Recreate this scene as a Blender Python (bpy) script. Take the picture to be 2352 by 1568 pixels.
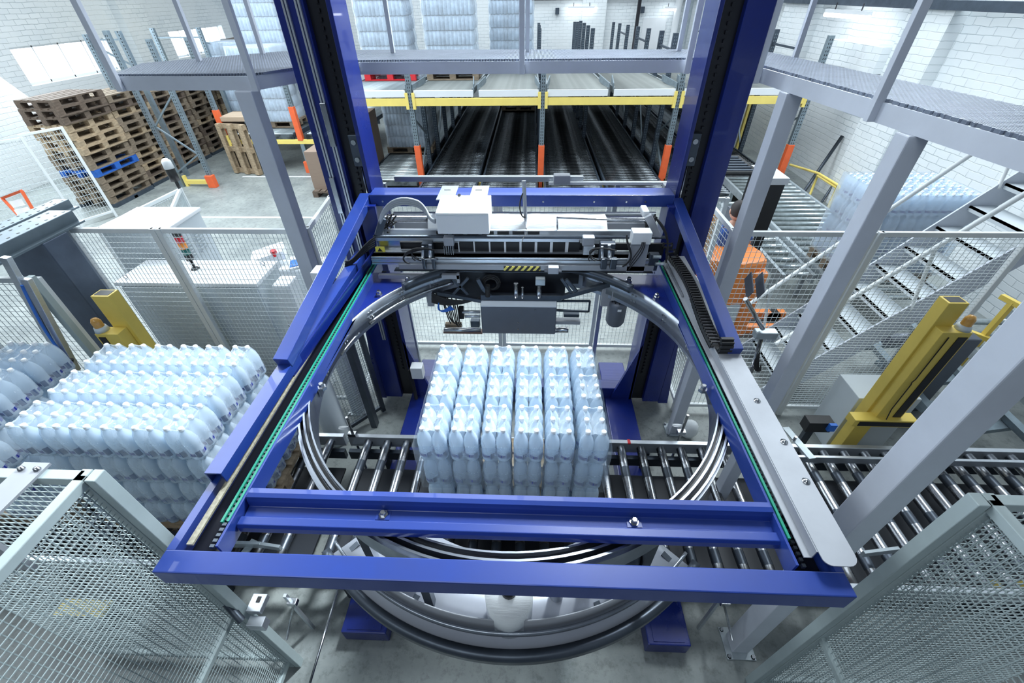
import bpy, math, random
from mathutils import Vector, Matrix
random.seed(7)
for o in list(bpy.data.objects): bpy.data.objects.remove(o)
SC = bpy.context.scene
COL = SC.collection
PI = math.pi
# ------------------------------------------------------------------ camera
H = 3.6
FPX = 982.19
n_ = Vector((19.0, 1201.0, FPX)).normalized()
v_ = Vector((48.0, -804.0, FPX)).normalized()
x_ = n_.cross(v_).normalized()
v_ = x_.cross(n_).normalized()
Rw = Matrix((x_, v_, -n_))                      # camera axes (right, down, forward) -> world
cam_d = bpy.data.cameras.new('camera')
cam = bpy.data.objects.new('camera', cam_d)
COL.objects.link(cam)
cam_d.sensor_width = 36.0
cam_d.lens = FPX / 2352.0 * 36.0
cam_d.clip_start = 0.02; cam_d.clip_end = 200
right = Rw @ Vector((1, 0, 0)); down = Rw @ Vector((0, 1, 0)); fwd = Rw @ Vector((0, 0, 1))
m4 = Matrix((right, -down, -fwd)).transposed().to_4x4()
m4.translation = Vector((0, 0, H))
cam.matrix_world = m4
SC.camera = cam
# ------------------------------------------------------------------ world, lights, exposure
w = bpy.data.worlds.new('hall_light'); SC.world = w; w.use_nodes = True
w.node_tree.nodes['Background'].inputs[0].default_value = (0.60, 0.74, 0.95, 1)
w.node_tree.nodes['Background'].inputs[1].default_value = 0.13
def area(name, loc, target, sx, sy, power, color=(0.86, 0.95, 1.0)):
    l = bpy.data.lights.new(name, 'AREA'); l.shape = 'RECTANGLE'; l.size = sx; l.size_y = sy
    l.energy = power; l.color = color
    o = bpy.data.objects.new(name, l); COL.objects.link(o)
    o.location = loc
    o.rotation_euler = (Vector(target) - Vector(loc)).to_track_quat('-Z', 'Y').to_euler()
    return o
area('hall_lamp_back', (0, 15, 8.2), (0, 15, 0), 14, 8, 1000)
area('hall_lamp_middle', (-3.5, 8.5, 7.5), (-3.5, 8.3, 0), 9, 3, 470)
area('hall_lamp_right', (5.0, 6.5, 7.2), (3.6, 5.2, 0), 2.5, 5, 400)
area('hall_lamp_left', (-8.0, 5.0, 6.8), (-6.5, 5.0, 0), 5, 5, 620)
key = area('hall_lamp_key', (1.6, 4.9, 7.0), (-0.9, 2.0, 1.2), 0.6, 1.6, 112); key.data.spread = math.radians(62)
area('window_daylight', (-11.4, 10.5, 4.8), (-2, 5, 0.8), 1.5, 7, 520, (0.80, 0.92, 1.0))
area('hall_lamp_front', (-2.0, -2.0, 7.0), (-0.5, 4.0, 2.8), 5, 2, 105)
vs = SC.view_settings
vs.view_transform = 'Standard'; vs.look = 'None'; vs.exposure = 0.25; vs.gamma = 1.0
vs.use_curve_mapping = False

# ------------------------------------------------------------------ photo coordinates (2352x1568) to places
def ray(px, py): return Rw @ Vector((px - 1176.0, py - 784.0, FPX))
def on_z(px, py, z):
    d = ray(px, py); t = (z - H) / d.z; return Vector((d.x * t, d.y * t, z))
def on_y(px, py, y):
    d = ray(px, py); t = y / d.y; return Vector((d.x * t, y, H + d.z * t))
def on_x(px, py, x):
    d = ray(px, py); t = x / d.x; return Vector((x, d.y * t, H + d.z * t))

# ------------------------------------------------------------------ materials
MT = {}
def mat(name, col, rough=0.5, metal=0.0, var=0.0, scale=6.0, bump=0.0, stretch=None, coat=0.0,
        trans=0.0, alpha=1.0, emit=0.0, col2=None, thr=None, spec=0.5):
    m = bpy.data.materials.new(name); m.use_nodes = True
    nt = m.node_tree; N = nt.nodes; L = nt.links
    b = N['Principled BSDF']
    b.inputs['Base Color'].default_value = (*col, 1)
    b.inputs['Roughness'].default_value = rough
    b.inputs['Metallic'].default_value = metal
    b.inputs['Coat Weight'].default_value = coat
    b.inputs['Transmission Weight'].default_value = trans
    b.inputs['Alpha'].default_value = alpha
    b.inputs['Specular IOR Level'].default_value = spec
    if emit:
        b.inputs['Emission Color'].default_value = (*col, 1); b.inputs['Emission Strength'].default_value = emit
    if var or bump or col2:
        tc = N.new('ShaderNodeTexCoord'); mp = N.new('ShaderNodeMapping')
        L.new(tc.outputs['Object'], mp.inputs['Vector'])
        if stretch: mp.inputs['Scale'].default_value = stretch
        no = N.new('ShaderNodeTexNoise'); no.inputs['Scale'].default_value = scale
        no.inputs['Detail'].default_value = 6; no.inputs['Roughness'].default_value = 0.62
        L.new(mp.outputs[0], no.inputs['Vector'])
        rp = N.new('ShaderNodeValToRGB')
        c2 = col2 if col2 else tuple(c * (1 - var) for c in col)
        lo, hi = thr if thr else (0.3, 0.7)
        rp.color_ramp.elements[0].position = lo; rp.color_ramp.elements[0].color = (*c2, 1)
        rp.color_ramp.elements[1].position = hi; rp.color_ramp.elements[1].color = (*col, 1)
        L.new(no.outputs['Fac'], rp.inputs['Fac']); L.new(rp.outputs['Color'], b.inputs['Base Color'])
        mr = N.new('ShaderNodeMapRange'); mr.inputs['To Min'].default_value = min(1, rough + 0.12)
        mr.inputs['To Max'].default_value = max(0.03, rough - 0.08)
        L.new(no.outputs['Fac'], mr.inputs['Value']); L.new(mr.outputs[0], b.inputs['Roughness'])
        if bump:
            bp = N.new('ShaderNodeBump'); bp.inputs['Strength'].default_value = bump; bp.inputs['Distance'].default_value = 0.01
            L.new(no.outputs['Fac'], bp.inputs['Height']); L.new(bp.outputs[0], b.inputs['Normal'])
    MT[name] = m
    return m
mat('blue_paint', (0.006, 0.020, 0.19), 0.28, 0.0, 0.25, 3.0, coat=0.35)
mat('blue_frame', (0.018, 0.050, 0.28), 0.36, 0.0, 0.2, 3.5, coat=0.25)
mat('grey_paint', (0.58, 0.62, 0.70), 0.42, 0.0, 0.14, 2.5, bump=0.03)
mat('galvanised', (0.50, 0.56, 0.60), 0.38, 0.55, 0.3, 9.0)
mat('fence_paint', (0.76, 0.80, 0.82), 0.42, 0.0, 0.1, 5.0)
mat('guard_paint', (0.42, 0.50, 0.51), 0.42, 0.0, 0.15, 5.0)
mat('wire', (0.60, 0.66, 0.68), 0.45, 0.1)
mat('wire_dark', (0.26, 0.31, 0.34), 0.4, 0.3)
mat('white_metal', (0.80, 0.83, 0.86), 0.4, 0.0, 0.06, 3.0)
mat('cabinet_grey', (0.60, 0.66, 0.70), 0.42, 0.0, 0.06, 3.0)
mat('deck_steel', (0.27, 0.31, 0.39), 0.36, 0.5, 0.2, 9.0)
mat('guard_wire', (0.36, 0.43, 0.44), 0.45, 0.2)
mat('beam_grey', (0.16, 0.21, 0.25), 0.45, 0.35, 0.2, 6.0)
mat('pillar_steel', (0.11, 0.145, 0.21), 0.42, 0.4, 0.35, 3.0)
mat('steel', (0.58, 0.60, 0.63), 0.22, 1.0, 0.35, 14.0, stretch=(1, 6, 1))
mat('ring_steel', (0.40, 0.44, 0.50), 0.30, 0.85, 0.35, 7.0)
mat('ring_track', (0.42, 0.46, 0.53), 0.30, 1.0, 0.3, 5.0)
mat('roller_steel', (0.50, 0.52, 0.56), 0.26, 1.0, 0.6, 5.0, stretch=(1, 2.5, 1))
mat('aluminium', (0.62, 0.66, 0.71), 0.32, 0.75, 0.12, 10.0, stretch=(1, 1, 10))
mat('cover_grey', (0.38, 0.40, 0.44), 0.5, 0.25, 0.12, 4.0)
mat('dark_steel', (0.10, 0.12, 0.15), 0.38, 0.7, 0.3, 6.0)
mat('panel_dark', (0.17, 0.19, 0.23), 0.42, 0.4, 0.15, 3.0)
mat('black_plastic', (0.012, 0.013, 0.016), 0.5)
mat('rubber', (0.02, 0.02, 0.022), 0.7)
mat('grease_black', (0.006, 0.007, 0.012), 0.35)
mat('green_strip', (0.01, 0.26, 0.17), 0.4)
mat('beige_strip', (0.45, 0.42, 0.32), 0.55, var=0.5, scale=60)
mat('yellow_paint', (0.80, 0.60, 0.12), 0.42, 0.0, 0.12, 4.0)
mat('rack_yellow', (0.93, 0.74, 0.20), 0.45, 0.0, 0.1, 4.0)
mat('orange_paint', (0.90, 0.15, 0.045), 0.5, 0.0, 0.15, 6.0)
mat('forklift_orange', (0.88, 0.26, 0.05), 0.42, 0.0, 0.1, 3.0)
mat('red', (0.70, 0.02, 0.03), 0.45)
mat('amber', (0.75, 0.42, 0.12), 0.15, 0.0, trans=0.3)
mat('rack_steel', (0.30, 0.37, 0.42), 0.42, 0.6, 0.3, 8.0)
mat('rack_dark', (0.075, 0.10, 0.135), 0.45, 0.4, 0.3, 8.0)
mat('lane_steel', (0.52, 0.58, 0.60), 0.3, 0.8, 0.45, 9.0)
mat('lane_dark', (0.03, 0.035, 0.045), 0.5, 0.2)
mat('lane_roller', (0.20, 0.22, 0.24), 0.25, 0.9, 0.75, 3.0, thr=(0.42, 0.58))
mat('lane_wood', (0.26, 0.28, 0.27), 0.45, 0.4, 0.45, 4.0)
mat('pallet_wood', (0.50, 0.38, 0.25), 0.8, 0.0, 0.5, 9.0, stretch=(1, 4, 4))
mat('pallet_dark', (0.17, 0.125, 0.095), 0.85, 0.0, 0.5, 9.0, stretch=(1, 4, 4))
mat('pallet_blue', (0.02, 0.13, 0.52), 0.7, 0.0, 0.3, 9.0)
mat('pallet_grey', (0.30, 0.235, 0.17), 0.85, 0.0, 0.5, 9.0, stretch=(1, 4, 4))
mat('cardboard', (0.30, 0.22, 0.17), 0.85, 0.0, 0.15, 5.0, stretch=(1, 1, 30))
mat('sheet_board', (0.52, 0.40, 0.29), 0.8)
mat('cap_white', (0.90, 0.93, 0.96), 0.35)
mat('label_blue', (0.008, 0.02, 0.30), 0.4)
mat('label_grey', (0.12, 0.17, 0.30), 0.5)
mat('film_white', (0.86, 0.90, 0.92), 0.3, 0.0, 0.08, 12.0, stretch=(1, 8, 8), bump=0.3)
mat('shirt_blue', (0.04, 0.13, 0.50), 0.8, var=0.25, scale=10)
mat('skin', (0.62, 0.36, 0.27), 0.55)
mat('hair', (0.035, 0.03, 0.032), 0.7)
mat('trousers', (0.03, 0.035, 0.05), 0.8)
mat('wicker', (0.62, 0.40, 0.20), 0.7)
mat('sign_white', (0.85, 0.88, 0.9), 0.4)
mat('sign_yellow', (0.85, 0.75, 0.10), 0.45)
mat('lamp_glow', (0.92, 0.97, 1.0), 0.4, emit=9.0)
mat('cable_grey', (0.34, 0.37, 0.40), 0.5)
mat('cable_blue', (0.03, 0.16, 0.6), 0.5)
mat('glove_green', (0.12, 0.30, 0.06), 0.7)
mat('pipe_dark', (0.05, 0.05, 0.06), 0.5)

def clear_film(name, fac, col=(0.90, 0.95, 1.0), rough=0.12, bump=0.25, scale=14):
    m = bpy.data.materials.new(name); m.use_nodes = True
    nt = m.node_tree; N = nt.nodes; L = nt.links; N.remove(N['Principled BSDF'])
    out = N['Material Output']
    tr = N.new('ShaderNodeBsdfTransparent'); tr.inputs[0].default_value = (0.90, 0.95, 1.0, 1)
    gl = N.new('ShaderNodeBsdfPrincipled'); gl.inputs['Base Color'].default_value = (*col, 1); gl.inputs['Roughness'].default_value = rough
    gl.inputs['Specular IOR Level'].default_value = 0.9
    fr = N.new('ShaderNodeLayerWeight'); fr.inputs['Blend'].default_value = 0.35
    mr = N.new('ShaderNodeMapRange'); mr.inputs['To Min'].default_value = fac; mr.inputs['To Max'].default_value = min(1, fac + 0.28)
    L.new(fr.outputs['Facing'], mr.inputs['Value'])
    mx = N.new('ShaderNodeMixShader'); L.new(mr.outputs[0], mx.inputs[0])
    L.new(tr.outputs[0], mx.inputs[1]); L.new(gl.outputs[0], mx.inputs[2]); L.new(mx.outputs[0], out.inputs[0])
    tc = N.new('ShaderNodeTexCoord'); no = N.new('ShaderNodeTexNoise'); no.inputs['Scale'].default_value = scale; no.inputs['Detail'].default_value = 3
    L.new(tc.outputs['Object'], no.inputs['Vector'])
    bp = N.new('ShaderNodeBump'); bp.inputs['Strength'].default_value = bump; bp.inputs['Distance'].default_value = 0.02
    L.new(no.outputs['Fac'], bp.inputs['Height']); L.new(bp.outputs[0], gl.inputs['Normal'])
    MT[name] = m
clear_film('pack_film', 0.20, col=(0.82, 0.92, 1.0), rough=0.18, bump=0.35, scale=22)
clear_film('stretch_film', 0.22, bump=0.8, scale=6)
def bottle_mat():
    m = bpy.data.materials.new('bottle_plastic'); m.use_nodes = True
    nt = m.node_tree; N = nt.nodes; L = nt.links; b = N['Principled BSDF']
    b.inputs['Base Color'].default_value = (0.90, 0.95, 1.0, 1); b.inputs['Roughness'].default_value = 0.16
    b.inputs['Specular IOR Level'].default_value = 0.8
    t = N.new('ShaderNodeBsdfTranslucent'); t.inputs[0].default_value = (0.88, 0.95, 1.0, 1)
    tr = N.new('ShaderNodeBsdfTransparent'); tr.inputs[0].default_value = (0.93, 0.97, 1.0, 1)
    mx = N.new('ShaderNodeMixShader'); mx.inputs[0].default_value = 0.42
    L.new(b.outputs[0], mx.inputs[1]); L.new(t.outputs[0], mx.inputs[2])
    m2 = N.new('ShaderNodeMixShader'); m2.inputs[0].default_value = 0.22
    L.new(mx.outputs[0], m2.inputs[1]); L.new(tr.outputs[0], m2.inputs[2])
    L.new(m2.outputs[0], N['Material Output'].inputs[0])
    MT['bottle_plastic'] = m
bottle_mat()
def brick_mat(name, axis):
    m = bpy.data.materials.new(name); m.use_nodes = True
    nt = m.node_tree; N = nt.nodes; L = nt.links; b = N['Principled BSDF']
    tc = N.new('ShaderNodeTexCoord'); sp = N.new('ShaderNodeSeparateXYZ'); cb = N.new('ShaderNodeCombineXYZ')
    L.new(tc.outputs['Object'], sp.inputs[0]); L.new(sp.outputs[axis], cb.inputs[0]); L.new(sp.outputs[2], cb.inputs[1])
    no = N.new('ShaderNodeTexNoise'); no.inputs['Scale'].default_value = 3.0; no.inputs['Detail'].default_value = 5
    L.new(tc.outputs['Object'], no.inputs['Vector'])
    br = N.new('ShaderNodeTexBrick'); br.inputs['Scale'].default_value = 1.0
    br.inputs['Color1'].default_value = (0.80, 0.84, 0.86, 1); br.inputs['Color2'].default_value = (0.72, 0.77, 0.80, 1)
    br.inputs['Mortar'].default_value = (0.50, 0.56, 0.60, 1)
    br.inputs['Mortar Size'].default_value = 0.007; br.inputs['Mortar Smooth'].default_value = 0.6
    br.inputs['Brick Width'].default_value = 0.30; br.inputs['Row Height'].default_value = 0.105
    ad = N.new('ShaderNodeMixRGB'); ad.blend_type = 'ADD'; ad.inputs[0].default_value = 0.05
    L.new(cb.outputs[0], ad.inputs[1]); L.new(no.outputs['Color'], ad.inputs[2]); L.new(ad.outputs[0], br.inputs['Vector'])
    mx = N.new('ShaderNodeMixRGB'); mx.inputs[2].default_value = (0.78, 0.82, 0.84, 1)
    rp = N.new('ShaderNodeValToRGB'); rp.color_ramp.elements[0].position = 0.42; rp.color_ramp.elements[1].position = 0.6
    n2 = N.new('ShaderNodeTexNoise'); n2.inputs['Scale'].default_value = 0.8; n2.inputs['Detail'].default_value = 6
    L.new(tc.outputs['Object'], n2.inputs['Vector']); L.new(n2.outputs['Fac'], rp.inputs[0]); L.new(rp.outputs[0], mx.inputs[0])
    L.new(br.outputs['Color'], mx.inputs[1]); L.new(mx.outputs[0], b.inputs['Base Color'])
    bp = N.new('ShaderNodeBump'); bp.inputs['Strength'].default_value = 0.5; bp.inputs['Distance'].default_value = 0.02; bp.invert = True
    L.new(br.outputs['Fac'], bp.inputs['Height']); L.new(bp.outputs[0], b.inputs['Normal'])
    b.inputs['Roughness'].default_value = 0.7
    MT[name] = m
brick_mat('brick_side', 1); brick_mat('brick_back', 0)
def floor_mat():
    m = bpy.data.materials.new('concrete'); m.use_nodes = True
    nt = m.node_tree; N = nt.nodes; L = nt.links; b = N['Principled BSDF']
    tc = N.new('ShaderNodeTexCoord')
    a = N.new('ShaderNodeTexNoise'); a.inputs['Scale'].default_value = 0.9; a.inputs['Detail'].default_value = 8; a.inputs['Roughness'].default_value = 0.7
    L.new(tc.outputs['Object'], a.inputs['Vector'])
    r = N.new('ShaderNodeValToRGB')
    r.color_ramp.elements[0].position = 0.3; r.color_ramp.elements[0].color = (0.15, 0.17, 0.175, 1)
    r.color_ramp.elements[1].position = 0.7; r.color_ramp.elements[1].color = (0.36, 0.39, 0.375, 1)
    L.new(a.outputs['Fac'], r.inputs[0])
    v = N.new('ShaderNodeTexNoise'); v.inputs['Scale'].default_value = 14; v.inputs['Detail'].default_value = 10; v.inputs['Roughness'].default_value = 0.75
    L.new(tc.outputs['Object'], v.inputs['Vector'])
    r2 = N.new('ShaderNodeValToRGB')
    r2.color_ramp.elements[0].position = 0.33; r2.color_ramp.elements[0].color = (0.45, 0.45, 0.45, 1)
    r2.color_ramp.elements[1].position = 0.5; r2.color_ramp.elements[1].color = (1, 1, 1, 1)
    L.new(v.outputs['Fac'], r2.inputs[0])
    mx = N.new('ShaderNodeMixRGB'); mx.blend_type = 'MULTIPLY'; mx.inputs[0].default_value = 0.7
    L.new(r.outputs[0], mx.inputs[1]); L.new(r2.outputs[0], mx.inputs[2]); L.new(mx.outputs[0], b.inputs['Base Color'])
    b.inputs['Roughness'].default_value = 0.5
    MT['concrete'] = m
floor_mat()
def stripes_mat(name, c1, c2, freq):
    m = bpy.data.materials.new(name); m.use_nodes = True
    nt = m.node_tree; N = nt.nodes; L = nt.links; b = N['Principled BSDF']
    tc = N.new('ShaderNodeTexCoord'); mp = N.new('ShaderNodeMapping'); mp.inputs['Rotation'].default_value = (0, math.radians(-40), 0)
    wv = N.new('ShaderNodeTexWave'); wv.inputs['Scale'].default_value = freq; wv.bands_direction = 'X'
    rp = N.new('ShaderNodeValToRGB'); rp.color_ramp.interpolation = 'CONSTANT'
    rp.color_ramp.elements[0].color = (*c1, 1); rp.color_ramp.elements[1].position = 0.5; rp.color_ramp.elements[1].color = (*c2, 1)
    L.new(tc.outputs['Object'], mp.inputs[0]); L.new(mp.outputs[0], wv.inputs[0]); L.new(wv.outputs['Fac'], rp.inputs[0]); L.new(rp.outputs[0], b.inputs['Base Color'])
    MT[name] = m
stripes_mat('hazard', (0.01, 0.01, 0.01), (0.85, 0.72, 0.15), 9.0)

# ------------------------------------------------------------------ geometry builder
ORG = {}
class G:
    def __init__(s): s.v = []; s.f = []; s.m = []; s.cm = 0; s.smooth = []; s.sm = False
    def add(s, vs, fs):
        b = len(s.v); s.v += [tuple(p) for p in vs]
        for f in fs: s.f.append(tuple(b + i for i in f)); s.m.append(s.cm); s.smooth.append(s.sm)
        return s
    def box(s, x0, x1, y0, y1, z0, z1):
        vs = [(x0, y0, z0), (x1, y0, z0), (x1, y1, z0), (x0, y1, z0), (x0, y0, z1), (x1, y0, z1), (x1, y1, z1), (x0, y1, z1)]
        return s.add(vs, [(0, 3, 2, 1), (4, 5, 6, 7), (0, 1, 5, 4), (1, 2, 6, 5), (2, 3, 7, 6), (3, 0, 4, 7)])
    def beam(s, p0, p1, w, h, up=(0, 0, 1)):
        p0 = Vector(p0); p1 = Vector(p1); d = (p1 - p0).normalized(); u = Vector(up)
        if abs(d.dot(u)) > 0.97: u = Vector((0, 1, 0))
        sx = d.cross(u).normalized() * (w / 2); uz = sx.cross(d).normalized() * (h / 2)
        vs = [p0 - sx - uz, p0 + sx - uz, p0 + sx + uz, p0 - sx + uz, p1 - sx - uz, p1 + sx - uz, p1 + sx + uz, p1 - sx + uz]
        return s.add(vs, [(0, 1, 2, 3), (7, 6, 5, 4), (0, 4, 5, 1), (1, 5, 6, 2), (2, 6, 7, 3), (3, 7, 4, 0)])
    def path(s, pts, r, n=8, caps=True):
        pts = [Vector(p) for p in pts]; rings = []; sm = s.sm; s.sm = True
        rr = r if isinstance(r, (list, tuple)) else [r] * len(pts)
        base = []; ref = None
        for i, p in enumerate(pts):
            d = (pts[min(i + 1, len(pts) - 1)] - pts[max(i - 1, 0)]).normalized()
            if ref is None or abs(d.dot(ref)) > 0.98:
                ref = Vector((0, 0, 1)) if abs(d.z) < 0.9 else Vector((1, 0, 0))
            a = d.cross(ref).normalized(); b = d.cross(a); ref = -b if ref.dot(-b) > 0 else b
            for k in range(n):
                t = 2 * PI * k / n; base.append(p + (a * math.cos(t) + b * math.sin(t)) * rr[i])
        fs = []
        for i in range(len(pts) - 1):
            for k in range(n):
                k2 = (k + 1) % n; fs.append((i * n + k, i * n + k2, (i + 1) * n + k2, (i + 1) * n + k))
        s.add(base, fs)
        if caps:
            b0 = len(s.v) - len(base); s.sm = False
            s.f.append(tuple(b0 + k for k in range(n))); s.m.append(s.cm); s.smooth.append(False)
            e = b0 + (len(pts) - 1) * n
            s.f.append(tuple(e + n - 1 - k for k in range(n))); s.m.append(s.cm); s.smooth.append(False)
        s.sm = sm
        return s
    def tube(s, p0, p1, r, n=10): return s.path([p0, p1], r, n)
    def lathe(s, prof, c=(0, 0, 0), n=24, a0=0, a1=2 * PI, closed=False, flat=False):
        cx, cy, cz = c; full = abs(a1 - a0 - 2 * PI) < 1e-6; sm = s.sm; s.sm = not flat
        k = n if full else n + 1; vs = []
        for i in range(k):
            t = a0 + (a1 - a0) * i / n
            for r, z in prof: vs.append((cx + r * math.cos(t), cy + r * math.sin(t), cz + z))
        P = len(prof); fs = []
        for i in range(n):
            j = (i + 1) % k
            for q in range(P if closed else P - 1):
                q2 = (q + 1) % P
                fs.append((i * P + q, j * P + q, j * P + q2, i * P + q2))
        s.add(vs, fs); 
        if closed and not full:
            b0 = len(s.v) - len(vs); s.f.append(tuple(b0 + q for q in range(P))); s.m.append(s.cm); s.smooth.append(False)
            e = b0 + n * P; s.f.append(tuple(e + P - 1 - q for q in range(P))); s.m.append(s.cm); s.smooth.append(False)
        s.sm = sm
        return s
    def prism(s, poly, z0, z1):
        n = len(poly); vs = [(x, y, z0) for x, y in poly] + [(x, y, z1) for x, y in poly]
        fs = [tuple(range(n - 1, -1, -1)), tuple(range(n, 2 * n))] + [(i, (i + 1) % n, n + (i + 1) % n, n + i) for i in range(n)]
        return s.add(vs, fs)
    def extrude_x(s, poly, x0, x1):            # poly of (y, z)
        n = len(poly); vs = [(x0, y, z) for y, z in poly] + [(x1, y, z) for y, z in poly]
        fs = [tuple(range(n)), tuple(range(2 * n - 1, n - 1, -1))] + [(i, n + i, n + (i + 1) % n, (i + 1) % n) for i in range(n)]
        return s.add(vs, fs)
    def ball(s, c, rx, ry=None, rz=None, n=14, k=9):
        ry = ry or rx; rz = rz or rx; vs = []; fs = []; sm = s.sm; s.sm = True
        for i in range(k + 1):
            a = PI * i / k
            for j in range(n):
                t = 2 * PI * j / n
                vs.append((c[0] + rx * math.sin(a) * math.cos(t), c[1] + ry * math.sin(a) * math.sin(t), c[2] + rz * math.cos(a)))
        for i in range(k):
            for j in range(n):
                j2 = (j + 1) % n; fs.append((i * n + j, (i + 1) * n + j, (i + 1) * n + j2, i * n + j2))
        s.add(vs, fs); s.sm = sm
        return s
    def wires(s, o, u, v, U, V, pu, pv, r, skip=False):
        """lattice of square wires: origin o, unit axes u,v, sizes U,V, pitches"""
        o = Vector(o); u = Vector(u); v = Vector(v); n = u.cross(v) * r
        a = 0.0
        while a <= U + 1e-6:
            s.beam(o + u * a, o + u * a + v * V, 2 * r, 2 * r, up=tuple(n.normalized())); a += pu
        a = 0.0
        while a <= V + 1e-6:
            s.beam(o + v * a + n * 1.6, o + v * a + u * U + n * 1.6, 2 * r, 2 * r, up=tuple(n.normalized())); a += pv
        return s

def mk(name, g, mats, parent=None, bevel=0.0, org=None, subd=0):
    if isinstance(mats, str): mats = [mats]
    if parent is not None: o0 = ORG[parent.name]
    elif org is not None: o0 = Vector(org)
    else:
        xs = [p[0] for p in g.v]; ys = [p[1] for p in g.v]; zs = [p[2] for p in g.v]
        o0 = Vector(((min(xs) + max(xs)) / 2, (min(ys) + max(ys)) / 2, min(zs)))
    me = bpy.data.meshes.new(name)
    me.from_pydata([(p[0] - o0.x, p[1] - o0.y, p[2] - o0.z) for p in g.v], [], g.f)
    for m in mats: me.materials.append(MT[m])
    me.polygons.foreach_set('material_index', g.m); me.polygons.foreach_set('use_smooth', g.smooth)
    me.validate(); me.update()
    o = bpy.data.objects.new(name, me); COL.objects.link(o)
    ORG[o.name] = o0
    if parent is not None: o.parent = parent
    else: o.location = o0
    if bevel:
        b = o.modifiers.new('bevel', 'BEVEL'); b.width = bevel; b.segments = 2; b.limit_method = 'ANGLE'; b.angle_limit = math.radians(50)
    return o
def tag(o, label=None, cat=None, group=None, kind=None):
    if label: o['label'] = label
    if cat: o['category'] = cat
    if group: o['group'] = group
    if kind: o['kind'] = kind
    return o
def thing(name, loc, label, cat, group=None):
    o = bpy.data.objects.new(name, None); COL.objects.link(o); o.location = loc; o.empty_display_size = 0.1
    ORG[o.name] = Vector(loc)
    return tag(o, label, cat, group)
def dup(root, loc, rz=0.0, label=None, group=None, cat=None):
    def cp(o, par):
        c = o.copy(); COL.objects.link(c); c.parent = par
        for ch in o.children: cp(ch, c)
        return c
    r = cp(root, None); r.location = loc; r.rotation_euler = (0, 0, rz)
    if label: r['label'] = label
    if group: r['group'] = group
    if cat: r['category'] = cat
    return r
def move_off(root): bpy.data.objects.remove(root)
NUM = ['', 'first', 'second', 'third', 'fourth', 'fifth', 'sixth', 'seventh', 'eighth', 'ninth', 'tenth', 'eleventh', 'twelfth', 'thirteenth', 'fourteenth', 'fifteenth', 'sixteenth']
def bez(p0, p1, p2, p3, n=12):
    p0, p1, p2, p3 = map(Vector, (p0, p1, p2, p3)); r = []
    for i in range(n + 1):
        t = i / n; r.append(p0 * (1 - t) ** 3 + p1 * 3 * t * (1 - t) ** 2 + p2 * 3 * t * t * (1 - t) + p3 * t ** 3)
    return r

def split_all(names):
    for o in [o for o in list(bpy.data.objects) if o.type == 'MESH' and o.name.split('.')[0] in names and o.parent]:
        me = o.data; n = len(me.vertices); par = list(range(n))
        def f(a):
            while par[a] != a: par[a] = par[par[a]]; a = par[a]
            return a
        for e in me.edges: par[f(e.vertices[0])] = f(e.vertices[1])
        gr = {}
        for p in me.polygons: gr.setdefault(f(p.vertices[0]), []).append(p)
        if not 2 <= len(gr) <= 40: continue
        for q, ps in enumerate(gr.values()):
            vi = sorted({v for p in ps for v in p.vertices}); mp = {v: i for i, v in enumerate(vi)}
            m2 = bpy.data.meshes.new(me.name); m2.from_pydata([tuple(me.vertices[v].co) for v in vi], [], [tuple(mp[v] for v in p.vertices) for p in ps])
            for m in me.materials: m2.materials.append(m)
            m2.polygons.foreach_set('use_smooth', [p.use_smooth for p in ps]); m2.polygons.foreach_set('material_index', [p.material_index for p in ps]); m2.update()
            if q == 0: first = m2
            else:
                c = o.copy(); c.data = m2; COL.objects.link(c)
        o.data = first

# ================================================================== SETTING
WL, WR, WB = -12.2, 6.6, 21.0
tag(mk('floor', G().box(WL - .3, 9.5, -3.0, WB + .3, -0.2, 0), 'concrete'), kind='structure')
# left wall with two windows
g = G(); wz0, wz1 = 1.95, 2.48
wins = [(11.6, 14.6), (17.2, 20.4)]
g.box(WL - .4, WL, -3, WB, 0, wz0); g.box(WL - .4, WL, -3, WB, wz1 + .25, 5.2)
ys = [-3] + [c for w_ in wins for c in w_] + [WB]
for i in range(0, len(ys), 2): g.box(WL - .4, WL, ys[i], ys[i + 1], wz0, wz1 + .25)
tag(mk('wall_left', g, 'brick_side'), kind='structure')
mat('daylight_pane', (0.88, 0.95, 1.0), 0.3, emit=2.6)
for i, (a, b) in enumerate(wins):
    o = mk('window_%d' % (i + 1), G().box(WL - .26, WL - .24, a, b, wz0, wz1 + .25), 'daylight_pane'); tag(o, kind='structure')
    g = G()
    for q in range(5):
        yy = a + (b - a) * q / 4; g.box(WL - .24, WL - .18, yy - .015, yy + .015, wz0, wz1 + .25)
    for zz in (wz0, wz1 + .2): g.box(WL - .24, WL - .18, a, b, zz, zz + .05)
    mk('window_frame', g, 'white_metal', o)
g = G().box(WL, WL + .25, 15.2, 16.2, 0, 5.2)
tag(mk('trim_1', g, 'brick_side'), kind='structure')
g = G().box(WR, WR + .4, -3, WB, 0, 5.2)
tag(mk('wall_right', g, 'brick_side'), kind='structure')
for i, (a, b) in enumerate([(4.6, 5.6), (8.4, 9.4), (12.6, 14.0), (17.5, 18.3)]):
    tag(mk('trim_%d' % (i + 2), G().box(WR - .22, WR, a, b, 0, 5.2), 'brick_side'), kind='structure')
tag(mk('trim_6', G().box(WR - .38, WR, 9.4, 11.2, 2.35, 2.75), 'brick_side'), kind='structure')
tag(mk('wall_back', G().box(WL, WR, WB, WB + .4, 0, 5.2), 'brick_back'), kind='structure')
tag(mk('trim_7', G().box(1.9, 2.8, WB - .3, WB, 0, 5.2), 'brick_back'), kind='structure')
tag(mk('door_1', G().box(4.3, 5.2, WB - .05, WB, 1.2, 2.75), 'white_metal'), kind='structure')
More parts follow.
